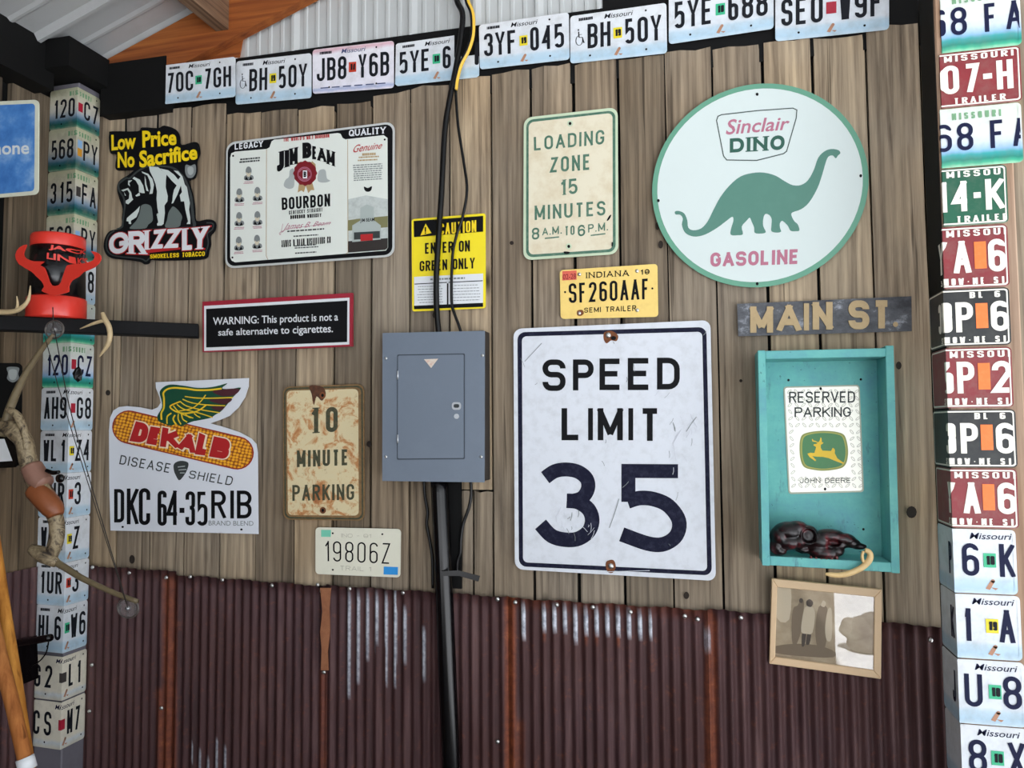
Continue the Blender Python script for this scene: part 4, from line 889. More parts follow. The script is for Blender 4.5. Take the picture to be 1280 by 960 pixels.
for q in ([(550, 82), (660, 90), (760, 180), (752, 250), (750, 330), (775, 440), (770, 500), (735, 550), (740, 640), (725, 770), (700, 790), (650, 792), (645, 770), (660, 750), (640, 655), (662, 640), (650, 580), (640, 470), (645, 380), (630, 300), (600, 220), (560, 140)],
          [(680, 105), (780, 128), (850, 180), (900, 240), (928, 205), (845, 130), (900, 138), (950, 200), (980, 300), (1005, 330), (1025, 440), (1040, 520), (1030, 600), (1045, 700), (1045, 772), (1000, 772), (1018, 740), (985, 600), (970, 500), (932, 502), (918, 425), (945, 390), (932, 310), (890, 420), (840, 520), (820, 527), (830, 490), (835, 430), (850, 360), (882, 310), (820, 250), (770, 190)],
          [(370, 205), (440, 240), (480, 310), (500, 402), (470, 402), (430, 390), (425, 310), (390, 250), (352, 228)], [(460, 140), (540, 170), (590, 230), (610, 300), (592, 408), (555, 412), (570, 340), (560, 260), (530, 190), (470, 160)], [(498, 190), (512, 240), (520, 300), (545, 380), (518, 372), (500, 290)],
          [(215, 366), (300, 340), (335, 390), (350, 460), (362, 476), (300, 536), (270, 522), (270, 492), (308, 470), (315, 402), (290, 362), (240, 382)], [(250, 390), (275, 430), (262, 432)], [(300, 252), (350, 246), (312, 280), (325, 322), (298, 300)], [(440, 556), (430, 620), (400, 690), (332, 732), (336, 772), (308, 770), (304, 742), (278, 736), (285, 700), (330, 660), (400, 600)], [(385, 432), (436, 392), (442, 430), (400, 442)], [(648, 640), (660, 690), (640, 668)]):
    flat('bear_highlight', poly(q), mb, .0042, m_bw, t)
for s, q, g in (('Low', Q(100, 96, 256, 84, 256, 182, 102, 196), 1), ('Price', Q(295, 70, 510, 62, 512, 160, 297, 178), 1), ('No', Q(140, 204, 246, 202, 248, 300, 140, 305), 1), ('Sacrifice', Q(275, 196, 640, 155, 645, 250, 278, 305), 1)):
    flat('slogan_word', btext(s, q, .035, 0), mp, .003, m_yel, t)
for c, q in (('G', Q(86, 725, 212, 700, 215, 835, 90, 855)), ('R', Q(210, 706, 312, 700, 320, 850, 212, 846)), ('I', Q(312, 700, 360, 696, 358, 818, 312, 822)), ('Z', Q(360, 698, 440, 690, 436, 812, 358, 816)), ('Z', Q(445, 692, 538, 686, 534, 808, 442, 812)), ('L', Q(548, 688, 622, 680, 622, 820, 548, 826)), ('Y', Q(618, 682, 712, 672, 700, 815, 616, 820))):
    TL, TR, BR, BL = [Vector(a) for a in q]; g = 5
    letters(c, [(TL.x-g, TL.y-g), (TR.x+g, TR.y-g), (BR.x+g, BR.y+g), (BL.x-g, BL.y+g)], mp, .003, m_red, t, name='letter_outline', sw=.27, gap=0, serif=.11)
    letters(c, q, mp, .0044, m_white, t, sw=.22, gap=0, serif=.08)
flat('red_bar', poly([(322, 824), (536, 805), (536, 818), (322, 842)]), mp, .003, m_red, t); letters('SMOKELESS TOBACCO', Q(345, 850, 690, 830, 690, 860, 345, 876), mp, .003, m_yel, t, sw=.2, gap=.12, serif=.07)
flat('keyline', ribbon(cr([(700, 650), (740, 655), (738, 690), (705, 720), (712, 780), (690, 850)], False, 4), 8), mp, .0026, m_dgrey, t); flat('keyline', ribbon(cr([(120, 700), (82, 730), (68, 790), (85, 840), (140, 862), (280, 875), (318, 892), (340, 872)], False, 4), 8), mp, .0026, m_dgrey, t)
flat('star_badge', blob([(570, 285), (600, 290), (630, 283), (634, 330), (618, 360), (600, 368), (580, 362), (566, 330)]), mp, .003, m_grey, t); flat('badge_star', blob([(585, 300), (615, 300), (618, 335), (600, 350), (584, 335)]), mp, .0036, m_lgrey, t)
# --- warning panel
mp = mk(240, 355, 5.818)
t = sign('warning_sign', 'black WARNING panel with red frame about cigarettes, left of the breaker box', Q(86, 132, 1172, 67, 1170, 455, 88, 497), mp, .012, plain('maroon_frame', '9c2335', .4), d0=-.004)
flat('white_keyline', poly(Q(99, 162, 1154, 102, 1152, 442, 99, 489)), mp, .0086, m_white, t); flat('black_panel', poly(Q(115, 184, 1139, 124, 1137, 424, 115, 464)), mp, .0092, plain('soft_black_panel', '111214', .55, spec=.15), t)
flat('warning_text', btext('WARNING: This product is not a', Q(165, 246, 1072, 212, 1072, 286, 165, 318), .012), mp, .0098, m_white, t); flat('warning_text', btext('safe alternative to cigarettes.', Q(203, 330, 1035, 295, 1035, 372, 203, 394), .012), mp, .0098, m_white, t)
# --- corn seed sign
mp = mk(120, 460, 4.364)
m_wp = plain('white_plastic_board', 'dde1e8', .4, dirt=.06, dcol='b8bcc0')
t = sign('seed_corn_sign', 'die-cut white seed corn sign with winged cob above bold black code', [(328, 78), (835, 55), (834, 100), (815, 160), (780, 215), (730, 262), (672, 286), (625, 302), (700, 322), (790, 352), (850, 385), (876, 415), (884, 460), (888, 905), (82, 886), (76, 640), (74, 340), (80, 272), (98, 232), (128, 213), (172, 208), (240, 214), (308, 228), (340, 215), (356, 190), (350, 160), (330, 110)], mp, .003, m_wp)
M = NT('corn_kernels', .45); uv = M.n('UVMap').outputs[0]; mpv = M.n('Mapping'); mpv.inputs['Rotation'].default_value = (0, 0, -.235); mpv.inputs['Scale'].default_value = (.052, .060, 1); M.l(uv, mpv.inputs[0])
vo = M.n('TexVoronoi', feature='F1', i_Scale=1, i_Randomness=.25); M.l(mpv.outputs[0], vo.inputs['Vector']); M.l(M.ramp(vo.outputs['Distance'], [(.2, lin('f5b72c')), (.42, lin('e08f1c')), (.56, lin('8d4a12'))]), M.b.inputs['Base Color']); m_corn = M.m
def capsule(a, b, r, n=12):
    a, b = Vector(a), Vector(b); an = math.degrees(math.atan2(b.y-a.y, b.x-a.x)); return arc(b.x, b.y, r, r, an-90, an+90, n)+arc(a.x, a.y, r, r, an+90, an+270, n)
flat('cob_outline', poly(capsule((183, 322), (773, 463), 91)), mp, .0036, plain('cob_red', '97231f', .45), t); flat('corn_cob', poly(capsule((183, 322), (773, 463), 84)), mp, .0042, m_corn, t)
mw_ = mk(180, 465, 9.14)
flat('wing', blob([(190, 240), (215, 190), (270, 155), (340, 144), (480, 160), (620, 182), (760, 176), (870, 155), (965, 130), (900, 186), (1000, 195), (1118, 180), (1050, 265), (1020, 295), (950, 385), (890, 450), (820, 492), (770, 525), (640, 552), (570, 565), (500, 592), (430, 622), (380, 590), (330, 612), (270, 602), (180, 562), (165, 500), (215, 410), (212, 330)], 3), mw_, .0052, plain('wing_green', '0f4a33', .45, dirt=.3, dcol='1a2a24', dscale=60), t)
for q in ([(800, 215), (1090, 192), (1045, 262), (900, 275)], [(760, 318), (1010, 305), (955, 365), (860, 362)], [(780, 400), (930, 398), (885, 442), (820, 430)]): flat('feather_tip', blob(q), mw_, .0058, plain('feather_maroon', '4a1d26', .5), t)
wl = [([(215, 545), (212, 470), (240, 410), (242, 300), (236, 240), (280, 198), (360, 182), (500, 192), (620, 208), (760, 206), (900, 190)], 20), ([(480, 280), (620, 298), (800, 300), (1030, 292)], 12), ([(455, 312), (560, 352), (720, 376), (940, 386)], 12), ([(425, 335), (500, 388), (660, 430), (880, 466)], 12), ([(390, 370), (470, 425), (640, 468), (800, 520)], 12), ([(350, 385), (430, 470), (560, 520)], 12),
      ([(720, 262), (660, 340), (570, 412), (450, 442), (370, 452)], 12), ([(728, 376), (640, 440), (540, 468), (430, 468), (345, 432), (318, 388), (430, 338)], 16), ([(330, 470), (282, 510), (280, 590)], 16), ([(372, 492), (350, 540), (384, 600)], 18), ([(410, 480), (408, 540), (440, 598)], 14), ([(445, 482), (462, 540), (510, 572)], 14), ([(490, 480), (530, 515), (582, 526)], 12), ([(590, 472), (620, 500), (660, 520)], 12)]
for i, (q, wd) in enumerate(wl): flat('feather_line', ribbon(cr(q, False, 4), wd), mw_, .0064+LAY*i, plain('wing_yellow', 'e8c52a', .45) if i == 0 else bpy.data.materials['wing_yellow'], t)
dq = [('D', Q(225, 290, 300, 308, 280, 412, 188, 398)), ('E', Q(305, 318, 372, 330, 352, 425, 280, 412)), ('K', Q(370, 322, 470, 345, 455, 440, 355, 428)), ('A', Q(478, 350, 560, 368, 545, 470, 450, 440)), ('L', Q(570, 352, 640, 385, 618, 480, 545, 470)), ('B', Q(650, 372, 742, 392, 725, 500, 622, 482))]
for c, q in dq:
    TL, TR, BR, BL = [Vector(a) for a in q]; g = 7
    letters(c, [(TL.x-g, TL.y-g), (TR.x+g, TR.y-g), (BR.x+g, BR.y+g), (BL.x-g, BL.y+g)], mp, .0052, plain('pale_outline', 'f0dcc0', .45), t, name='letter_outline', sw=.44, gap=0)
for c, q in dq: letters(c, q, mp, .0066, m_red, t, sw=.33, gap=0)
letters('DISEASE', Q(140, 474, 415, 522, 403, 573, 130, 524), mp, .0036, m_dgrey, t, sw=.13, gap=.22); letters('SHIELD', Q(518, 558, 755, 592, 742, 642, 508, 600), mp, .0036, m_dgrey, t, sw=.13, gap=.24)
flat('shield', blob([(430, 522), (465, 506), (506, 516), (502, 552), (482, 588), (458, 612), (440, 588), (428, 556)]), mp, .0036, m_dgrey, t)
for q in ([(450, 540), (490, 535)], [(455, 556), (498, 553)], [(462, 572), (488, 572)]): flat('shield_stripe', ribbon(q, 5), mp, .0042, m_lgrey, t)
for c, a in (('D', (103, 660, 158, 842)), ('K', (172, 657, 236, 852)), ('C', (238, 655, 300, 856)), ('6', (340, 668, 390, 860)), ('4', (388, 668, 456, 856)), ('3', (492, 672, 544, 858)), ('5', (554, 674, 612, 860)), ('R', (632, 668, 712, 820)), ('I', (736, 668, 752, 820)), ('B', (772, 668, 852, 820))):
    letters(c, bx4(*a), mp, .0036, m_ink, t, sw=.105 if c not in 'RIB' else .13, gap=0)
flat('hyphen', poly(bx4(459, 762, 486, 790)), mp, .0036, m_ink, t)
flat('blend_line', btext('BRAND BLEND', Q(618, 832, 862, 834, 862, 860, 618, 858), 0), mp, .0036, m_grey, t)
for x, y in ((150, 866), (797, 880)): flat('nail', ell(x, y, 7, 6, 8), mp, .0042, m_ink, t)
# --- ten minute parking
mp = mk(340, 400, 2.823)
M = NT('rusted_cream_enamel', .6, spec=.3); g = M.geo(); n1 = M.noise(g, 17, 6, .7, .6); n2 = M.noise(g, 45, 6, .75)
c = M.ramp(n1, [(.3, lin('9a5a34')), (.42, lin('c08a58')), (.5, lin('d9c9a0')), (1, lin('d6cca8'))]); M.l(M.mix(M.ramp(n2, [(.6, W3(0)), (.75, W3(.8))]), c, lin('7a4a2a')), M.b.inputs['Base Color']); M.bump(n2, .3); m_rc = M.m
m_rcd = plain('rusty_rim', '8a6a42', .7, dirt=.8, dcol='3a2a1a', dscale=50); m_oldi = plain('worn_dark_green', '3a3f2c', .65, dirt=.5, dcol='8a6a44', dscale=80)
t = sign('parking_sign', 'rusty cream 10 MINUTE PARKING sign left of the breaker box', rquad([(40, 236), (326, 226), (328, 708), (42, 704)], 24, 5), mp, .003, m_rcd)
flat('face', poly(rquad([(54, 250), (306, 243), (308, 690), (58, 688)], 16, 4)), mp, .0036, m_rc, t); flat('border', ringq([(44, 240), (322, 231), (324, 704), (46, 700)], 22, [(50, 246), (316, 237), (318, 698), (52, 694)], 18, 4), mp, .0036, m_oldi, t)
letters('10', Q(140, 310, 234, 306, 234, 394, 140, 400), mp, .0042, m_oldi, t, sw=.17, gap=.3, serif=.06); letters('MINUTE', Q(90, 460, 272, 456, 272, 512, 90, 519), mp, .0042, m_oldi, t, sw=.17, gap=.14); letters('PARKING', Q(74, 582, 292, 578, 292, 634, 74, 638), mp, .0042, m_oldi, t, sw=.15, gap=.14)
flat('rust_stain', blob([(135, 232), (180, 236), (192, 262), (178, 285), (160, 270), (150, 300), (142, 262)]), mp, .0046, plain('dark_rust', '4a2c1a', .8, dirt=.6, dcol='8a5230', dscale=50), t)
for x, y in ((181, 266), (182, 671)): flat('bolt_rim', ell(x, y, 11, 12, 14), mp, .005, m_rustspot, t); flat('bolt_hole', ell(x, y, 5, 6, 10), mp, .0056, m_ink, t)
# --- plate 19806Z
mp = mk(330, 640, 6.737); t = sign('licence_plate', 'cream trailer plate 19806Z below the rusty parking sign', rquad([(437, 128), (1156, 142), (1150, 551), (436, 521)], 32, 5), mp, .0014, plain('cream_plate_paint', 'e4e2cf', .42, dirt=.15, dcol='b0a98c'), 'licence plate', .001)
letters('19806Z', Q(516, 242, 1066, 262, 1062, 436, 518, 412), mp, .0032, m_ink, t, sw=.07, gap=.2)
flat('sticker', poly(Q(485, 150, 568, 150, 566, 208, 485, 208)), mp, .0032, plain('mint_sticker', '79cdb0', .5), t); flat('sticker', poly(Q(1012, 458, 1132, 462, 1130, 528, 1010, 524)), mp, .0032, plain('bright_blue_sticker', '2a94de', .5), t)
stuff(flat('embossed_caption', join(stext('INC - 91', Q(655, 180, 905, 186, 905, 216, 655, 212), sw=.1, gap=.2), stext('TRAIL 1', Q(645, 450, 905, 462, 905, 498, 645, 490), sw=.1, gap=.3)), mp, .0032, plain('faint_grey_caption', 'b9b6a6', .5), t))
for x, y in ((583, 178), (1000, 186), (583, 485)): flat('bolt_hole', ell(x, y, 8, 8, 10), mp, .0034, m_ink, t)
# --- cast street name
mp = mk(900, 360, 4.923); m_gold = plain('dull_gold_letters', 'b39a70', .5, dirt=.35, dcol='7f6a48', dscale=60); m_cast = NT('weathered_cast_metal', .5, .3); g = m_cast.geo()
m_cast.l(m_cast.ramp(m_cast.noise(m_cast.mapv(g, (6, 6, 9)), 1.4, 6, .75), [(.38, lin('34353a')), (.56, lin('55575c')), (.66, lin('9a9ea6'))]), m_cast.b.inputs['Base Color']); m_cast = m_cast.m
t = sign('street_name_sign', 'cast metal MAIN ST. street sign with raised gold letters above teal crate', Q(105, 99, 1176, 52, 1178, 266, 112, 298), mp, .004, m_cast)
for c, a in (('M', (185, 116, 325, 277)), ('A', (350, 104, 496, 268)), ('I', (514, 97, 546, 263)), ('N', (568, 89, 690, 258)), ('S', (787, 79, 915, 256)), ('T', (935, 78, 1046, 250))):
    sh = stext(c, bx4(*a), sw=.235 if c != 'I' else .19, gap=0); raised('letter', ([p for p in sh[0]], sh[1]), lambda x, y, d=0: mp(x, y, d), .004, .0095, m_gold, t) if False else obj('letter', *(lambda P, Fc: ([mp(p[0], p[1], .0085+p[2]) for p in P]+[mp(p[0], p[1], .004) for p in P], list(Fc)+[(a_, b_, len(P)+b_, len(P)+a_) for f_ in Fc for a_, b_ in zip(f_, f_[1:]+f_[:1])]))(*sh), m_gold, t, fix=False)
flat('full_stop', ell(1076, 226, 16, 16, 14), mp, .0085, m_gold, t)
# --- breaker box
YB = 2.302; mp = mk(340, 400, 2.823, YB); a, b = atY(478, 416, YB), atY(606, 603, YB)
m_bx = plain('grey_blue_steel', '6d7886', .42, .1, dirt=.2, dcol='8b96a4', dscale=7); m_bxs = plain('box_side_dark', '2c2724', .6, dirt=.3, dcol='5a5048')
t = thing('breaker_box', 'grey steel electrical breaker box on the boards left of speed limit sign', 'electrical box', (a.x/2+b.x/2, 2.372, b.z))
box('housing', (a.x+.004, b.x-.002, YB+.006, 2.372, b.z+.004, a.z-.004), m_bxs, t, bev=.002)
slab('front_cover', Q(390, 46, 750, 38, 749, 573, 389, 568), mp, -.006, 0, m_bx, t)
dr = slab('door', rquad([(446, 126), (677, 122), (677, 487), (445, 489)], 4, 2), mp, .0005, .0035, m_bx, t)
flat('door_gap', ringq([(442, 122), (681, 118), (681, 491), (441, 493)], 4, [(446, 126), (677, 122), (677, 487), (445, 489)], 4, 2), mp, .0006, plain('door_shadow_gap', '39414b', .6), t)
for y in (195, 420): v, f = lathe([(.003, -.014), (.003, .014)], mp(445, y, .003), 8); obj('hinge', v, f, m_galv, t, smooth=True)
slab('latch', rquad(bx4(637, 290, 669, 317), 10, 4), mp, .0035, .007, m_galv, dr); slab('latch_lever', rquad(bx4(644, 297, 663, 310), 5, 3), mp, .007, .009, m_dgrey, dr); slab('knob', arc(653, 340, 9, 9, 0, 360, 14)[:-1], mp, .0035, .006, m_galv, dr)
flat('warning_label', poly([(538, 139), (588, 137), (563, 170)]), mp, .0042, plain('silver_orange_label', 'd9cdbf', .35, .2, dirt=.7, dcol='c8683a', dscale=120), dr)
for x, y in ((402, 135), (743, 125), (402, 483), (738, 483)): screwhead(mp, x, y, 0, t, .8, 'screw')
# ------------------------------------------------------------------ teal crate and what it holds
M = NT('worn_teal_paint', .6, spec=.3); g = M.geo(); c = M.ramp(M.noise(g, 9, 5, .7), [(.3, lin('5f9ca6')), (.5, lin('66aeaa')), (.7, lin('74bcb2'))])
c = M.mix(M.ramp(M.noise(M.mapv(g, (30, 30, 6)), 1, 6, .7), [(.6, W3(0)), (.72, W3(.75))]), c, lin('4c5f70')); c = M.mix(M.ramp(M.noise(g, 70, 4, .7), [(.66, W3(0)), (.72, W3(.8))]), c, lin('23424a'))
M.l(c, M.b.inputs['Base Color']); M.bump(M.noise(g, 60, 4), .3, .001); m_teal = M.m
YC = 2.25; cq = [(947, 438), (1117, 434), (1125, 717), (953, 707)]; mc = pquad(cq, YC); c0_ = mc(.5, 0, -.12)
t = thing('teal_crate', 'shallow teal painted wooden crate hung on the boards under MAIN ST.', 'crate', c0_)
dp = 2.372-YC
for nm, q in (('side_board', rect(0, .058, 0, 1)), ('side_board', rect(.942, 1, 0, 1.008)), ('top_board', rect(.058, .942, .958, .997)), ('bottom_board', rect(.058, .942, .003, .045))):
    o = slab(nm, q, mc, -dp, 0, m_teal, t); bevel(o, .0018)
slab('back_board', rect(.03, .97, .02, .98), mc, -dp, -dp+.01, m_teal, t)
mp = mk(930, 420, 3.097, 2.362)
stuff(flat('nail_hole', join(*[ell(x, y, 5, 5, 8) for x, y in ((172, 171), (452, 168), (462, 748))]), mp, .0012, m_ink, t))
m_dia = plain('bright_tread_plate', 'e9e6da', .3, .25, dirt=.15, dcol='b8b4a2')
t = sign('reserved_parking_sign', 'silver tread-plate RESERVED PARKING sign inside the teal crate', rquad([(152, 196), (447, 189), (464, 604), (172, 612)], 12, 4), mp, .002, plain('dull_sign_edge', '8f9484', .4, .5))
flat('face', poly(rquad([(158, 201), (442, 195), (457, 598), (177, 605)], 9, 4)), mp, .0026, m_dia, t)
dl = []
for i in range(11):
    for j in range(15):
        x = 175+26*i+j*1.2; y = 215+26*j
        if y > 596 or (200+j < x < 415 and 355 < y < 530) or x > 447+j*.9-4: continue
        sg = 1 if (i+j) % 2 else -1; a = PI/4*sg+.1
        pp = [(x+10*math.cos(q)*math.cos(a)-3.6*math.sin(q)*math.sin(a), y+10*math.cos(q)*math.sin(a)+3.6*math.sin(q)*math.cos(a)) for q in [2*PI*k/8 for k in range(8)]]
        dl.append(ribbon(pp, 2.0, True))
stuff(flat('tread_pattern', join(*dl), mp, .0031, plain('tread_shadow', 'a39f92', .5, .0), t))
letters('RESERVED', Q(174, 216, 429, 214, 429, 258, 174, 259), mp, .0036, m_dgrey, t, sw=.135, gap=.12); letters('PARKING', Q(195, 276, 413, 275, 413, 313, 195, 314), mp, .0036, m_dgrey, t, sw=.15, gap=.12)
mj = mk(975, 530, 10.1, 2.362); jo = [(245, 330), (252, 200), (290, 130), (400, 97), (550, 85), (700, 97), (795, 128), (832, 190), (855, 300), (855, 400), (830, 500), (760, 560), (560, 590), (400, 575), (300, 540), (258, 450)]
flat('emblem_edge', blob(jo), mj, .0034, plain('olive_edge', '8a8f4a', .5), t); ji = [(550+(x-550)*.94, 340+(y-340)*.94) for x, y in jo]; flat('emblem_line', blob(ji), mj, .004, plain('emblem_yellow_line', 'a8a850', .5), t)
ji = [(550+(x-550)*.89, 340+(y-340)*.89) for x, y in jo]; flat('emblem_field', blob(ji), mj, .0046, plain('emblem_green', '3d7a46', .45, dirt=.3, dcol='5f7a55', dscale=50), t)
m_dy = plain('deer_yellow', 'e0b818', .45)
flat('leaping_deer', poly([(342, 375), (380, 362), (430, 365), (442, 330), (452, 290), (418, 268), (425, 255), (460, 248), (480, 232), (500, 205), (508, 168), (520, 178), (526, 230), (545, 232), (535, 248), (512, 262), (512, 300), (532, 335), (600, 338), (640, 340), (662, 300), (682, 312), (690, 330), (688, 368), (720, 432), (805, 492), (795, 502), (700, 468), (610, 430), (540, 415), (460, 412), (405, 405), (455, 455), (440, 468), (372, 418)]), mj, .0052, m_dy, t)
flat('antler_line', ribbon([(478, 236), (440, 218), (412, 214), (405, 190)], 12), mj, .0054, m_dy, t)
flat('maker_name', stext('JOHN DEERE', Q(215, 551, 412, 549, 412, 568, 215, 570), sw=.14, gap=.2, serif=.05), mp, .0036, m_dgrey, t)
for x, y in ((296, 204), (313, 592)): flat('bolt_hole', ell(x, y, 5, 6, 8), mp, .0042, m_ink, t)
# skull
def remesh(name, blobs, mp, Yc, mat, parent, vox, post=None, label=None):
    bm = bmesh.new()
    for x, y, rx, ry, dz, rz in blobs:
        c = mp(x, y, dz); ex = (mp(x+rx, y, dz)-c); ez = (mp(x, y-ry, dz)-c)
        r = bmesh.ops.create_icosphere(bm, subdivisions=3, radius=1)
        for v in r['verts']: v.co = c+ex*v.co.x+Vector((0, rz, 0))*v.co.y+ez*v.co.z
    me = bpy.data.meshes.new(name); bm.to_mesh(me); bm.free(); o = bpy.data.objects.new(name, me); sc.collection.objects.link(o)
    md = o.modifiers.new('r', 'REMESH'); md.mode = 'VOXEL'; md.voxel_size = vox
    sm = o.modifiers.new('s', 'SMOOTH'); sm.iterations = 3; sm.factor = .6
    dg = bpy.context.evaluated_depsgraph_get(); m2 = bpy.data.meshes.new_from_object(o.evaluated_get(dg)); bpy.data.objects.remove(o)
    vs = [v.co.copy() for v in m2.vertices]; fs = [tuple(p.vertices) for p in m2.polygons]
    if post: vs = [post(v) for v in vs]
    return obj(name, vs, fs, mat, parent, smooth=True)
mp = mk(960, 640, 9.14, 2.275)
M = NT('dark_red_lacquer', .3, spec=.45); g = M.geo(); M.l(M.ramp(M.noise(g, 26, 5, .6, .5), [(.4, lin('070405')), (.52, lin('1c080b')), (.62, lin('551b20')), (.76, lin('8a3f3f'))]), M.b.inputs['Base Color']); m_sk = M.m
holes = [(455, 262, 72, 76, .026), (745, 345, 62, 34, .012), (300, 452, 80, 26, .012)]
hv = [(mp(x, y), rx/9.14/440*1.0, ry/9.14/440*1.0, dpt) for x, y, rx, ry, dpt in holes]
def carve(v):
    for c, rx, ry, dpt in hv:
        q = ((v.x-c.x)/rx)**2+((v.z-c.z)/ry)**2
        if q < 1.2 and v.y < c.y+.02: v.y += dpt*max(0, 1-(q/1.2)**3)
    return v
blobs = [(130, 275, 115, 120, .0, .034), (95, 390, 80, 95, .0, .03), (230, 220, 180, 110, -.004, .038), (330, 180, 130, 80, -.006, .032), (230, 340, 150, 90, .002, .032), (450, 270, 130, 125, .004, .032), (580, 330, 130, 95, .004, .026), (560, 430, 120, 85, .002, .026), (650, 465, 190, 78, .006, .024), (780, 440, 90, 66, .008, .02),
         (690, 270, 190, 78, -.002, .03), (820, 300, 170, 66, -.002, .026), (900, 320, 110, 62, -.002, .024), (780, 370, 170, 60, -.002, .022), (960, 360, 100, 56, -.002, .02), (1040, 395, 95, 36, -.002, .014), (130, 440, 90, 50, .004, .022), (400, 430, 90, 46, -.002, .022), (360, 330, 120, 90, 0, .03)]
t = remesh('animal_skull', blobs, mp, 2.275, m_sk, None, .0026, carve); tag(t, 'glossy dark red painted animal skull lying in the bottom of the teal crate', 'skull')
m_ivory = plain('old_ivory', 'd9b981', .45, dirt=.4, dcol='a67c48', dscale=50)
for i in range(6): x = 480+i*58; v, f = lathe([(.004, -.006), (.0046, 0), (.002, .005)], mp(x, 520-abs(i-2)*6, .02), 7); obj('tooth', v, f, plain('stained_tooth', '5a2a28', .4), t, smooth=True)
mt = mk(960, 640, 9.14, 2.235)
P3 = lambda pts, mp: [mp(x, y) for x, y in pts]
px = 1/9.14/437
t = tube('curved_tusk', P3([(1105, 436), (1150, 455), (1170, 500), (1150, 560), (1085, 625), (1000, 672), (900, 708), (800, 722), (710, 715), (655, 708)], mt), [24*px, 30*px, 32*px, 34*px, 33*px, 32*px, 31*px, 28*px, 25*px, 14*px], m_ivory)
tag(t, 'pale curved tusk hooked over the front lip of the teal crate', 'tusk')
tube('root_fork', P3([(1090, 446), (1075, 500), (1085, 555), (1110, 585)], mt), [14*px, 17*px, 17*px, 12*px], m_ivory, t)
# ------------------------------------------------------------------ framed photograph
fq = [(964.8, 723), (1102.5, 737), (1101.4, 849), (961.6, 829.6)]; mf = pquad(fq, 2.337)
m_frame = plain('pale_wood_frame', 'd3b48e', .5, dirt=.2, dcol='b08d66', dscale=30)
t = thing('framed_photograph', 'pale wood framed sepia photograph of standing people, hung below the teal crate', 'picture', mf(.5, 0, -.01))
U0, U1, V0, V1 = .053, .935, .085, .905
for q in ([(0, 1), (1, 1), (U1, V1), (U0, V1)], [(1, 1), (1, 0), (U1, V0), (U1, V1)], [(1, 0), (0, 0), (U0, V0), (U1, V0)], [(0, 0), (0, 1), (U0, V1), (U0, V0)]):
    o = slab('frame_bar', q, mf, -.014, 0, m_frame, t); bevel(o, .0016)
slab('backing_board', rect(.01, .99, .02, .98), mf, -.0145, -.0105, plain('backing_card', '7a6a52', .8), t)
M = NT('sepia_print', .6); uv = M.n('UVMap').outputs[0]; n1 = M.noise(uv, 3.2, 5, .6); M.l(M.ramp(n1, [(.3, lin('8a775c')), (.5, lin('a8967a')), (.7, lin('c0b094'))]), M.b.inputs['Base Color'])
flat('sepia_print', poly(rect(U0-.01, U1+.01, V0-.01, V1+.01)), mf, -.0095, M.m, t)
ms1, ms2, ms3 = plain('sepia_pale', 'c9baa0', .6), plain('sepia_dark', '3f3329', .6), plain('sepia_mid', '776650', .6)
C7 = lambda x, y: ((x-135)/780*1.0-(y-430)*.0+0, 1-(y-133-(x-140)*.108)/608)
fig = lambda pts, m_, nm='printed_figure', k=0: flat(nm, blob([C7(*p) for p in pts], 3), mf, -.009+k*.0003, m_, t)
fig([(180, 190), (275, 195), (272, 430), (182, 420)], ms1, 'printed_wall'); fig([(180, 620), (400, 600), (580, 640), (590, 690), (400, 690), (182, 670)], ms3, 'printed_ground')
fig([(355, 285), (375, 320), (360, 500), (330, 600), (300, 600), (290, 440), (300, 350), (330, 330)], ms3, k=1); fig([(385, 340), (440, 345), (455, 400), (440, 520), (400, 530), (360, 515), (365, 420)], ms1, k=2); fig([(368, 520), (395, 525), (385, 610), (365, 612)], ms2, k=1); fig([(405, 525), (430, 525), (420, 600), (395, 600)], ms2, k=1)
fig([(415, 285), (440, 310), (425, 340), (395, 330), (392, 300)], ms2, 'printed_head', 3); fig([(345, 280), (365, 285), (362, 312), (340, 305)], ms2, 'printed_head', 3); fig([(510, 295), (530, 310), (520, 340), (495, 330)], ms1, 'printed_head', 3)
fig([(480, 340), (540, 345), (545, 480), (530, 620), (480, 630), (460, 500)], ms3, k=1); fig([(545, 360), (572, 365), (575, 560), (540, 570), (528, 480)], ms1, k=2)
M = NT('picture_glass'); M.t.nodes.remove(M.b); fr = M.n('Fresnel', i_IOR=2.3); tr = M.n('BsdfTransparent'); gl = M.n('BsdfGlossy', i_Roughness=.012); mx = M.n('MixShader')
M.l(fr.outputs[0], mx.inputs[0]); M.l(tr.outputs[0], mx.inputs[1]); M.l(gl.outputs[0], mx.inputs[2]); M.l(mx.outputs[0], M.t.nodes['Material Output'].inputs['Surface'])
flat('glass_pane', poly(rect(U0-.01, U1+.01, V0-.01, V1+.01)), mf, -.005, M.m, t)
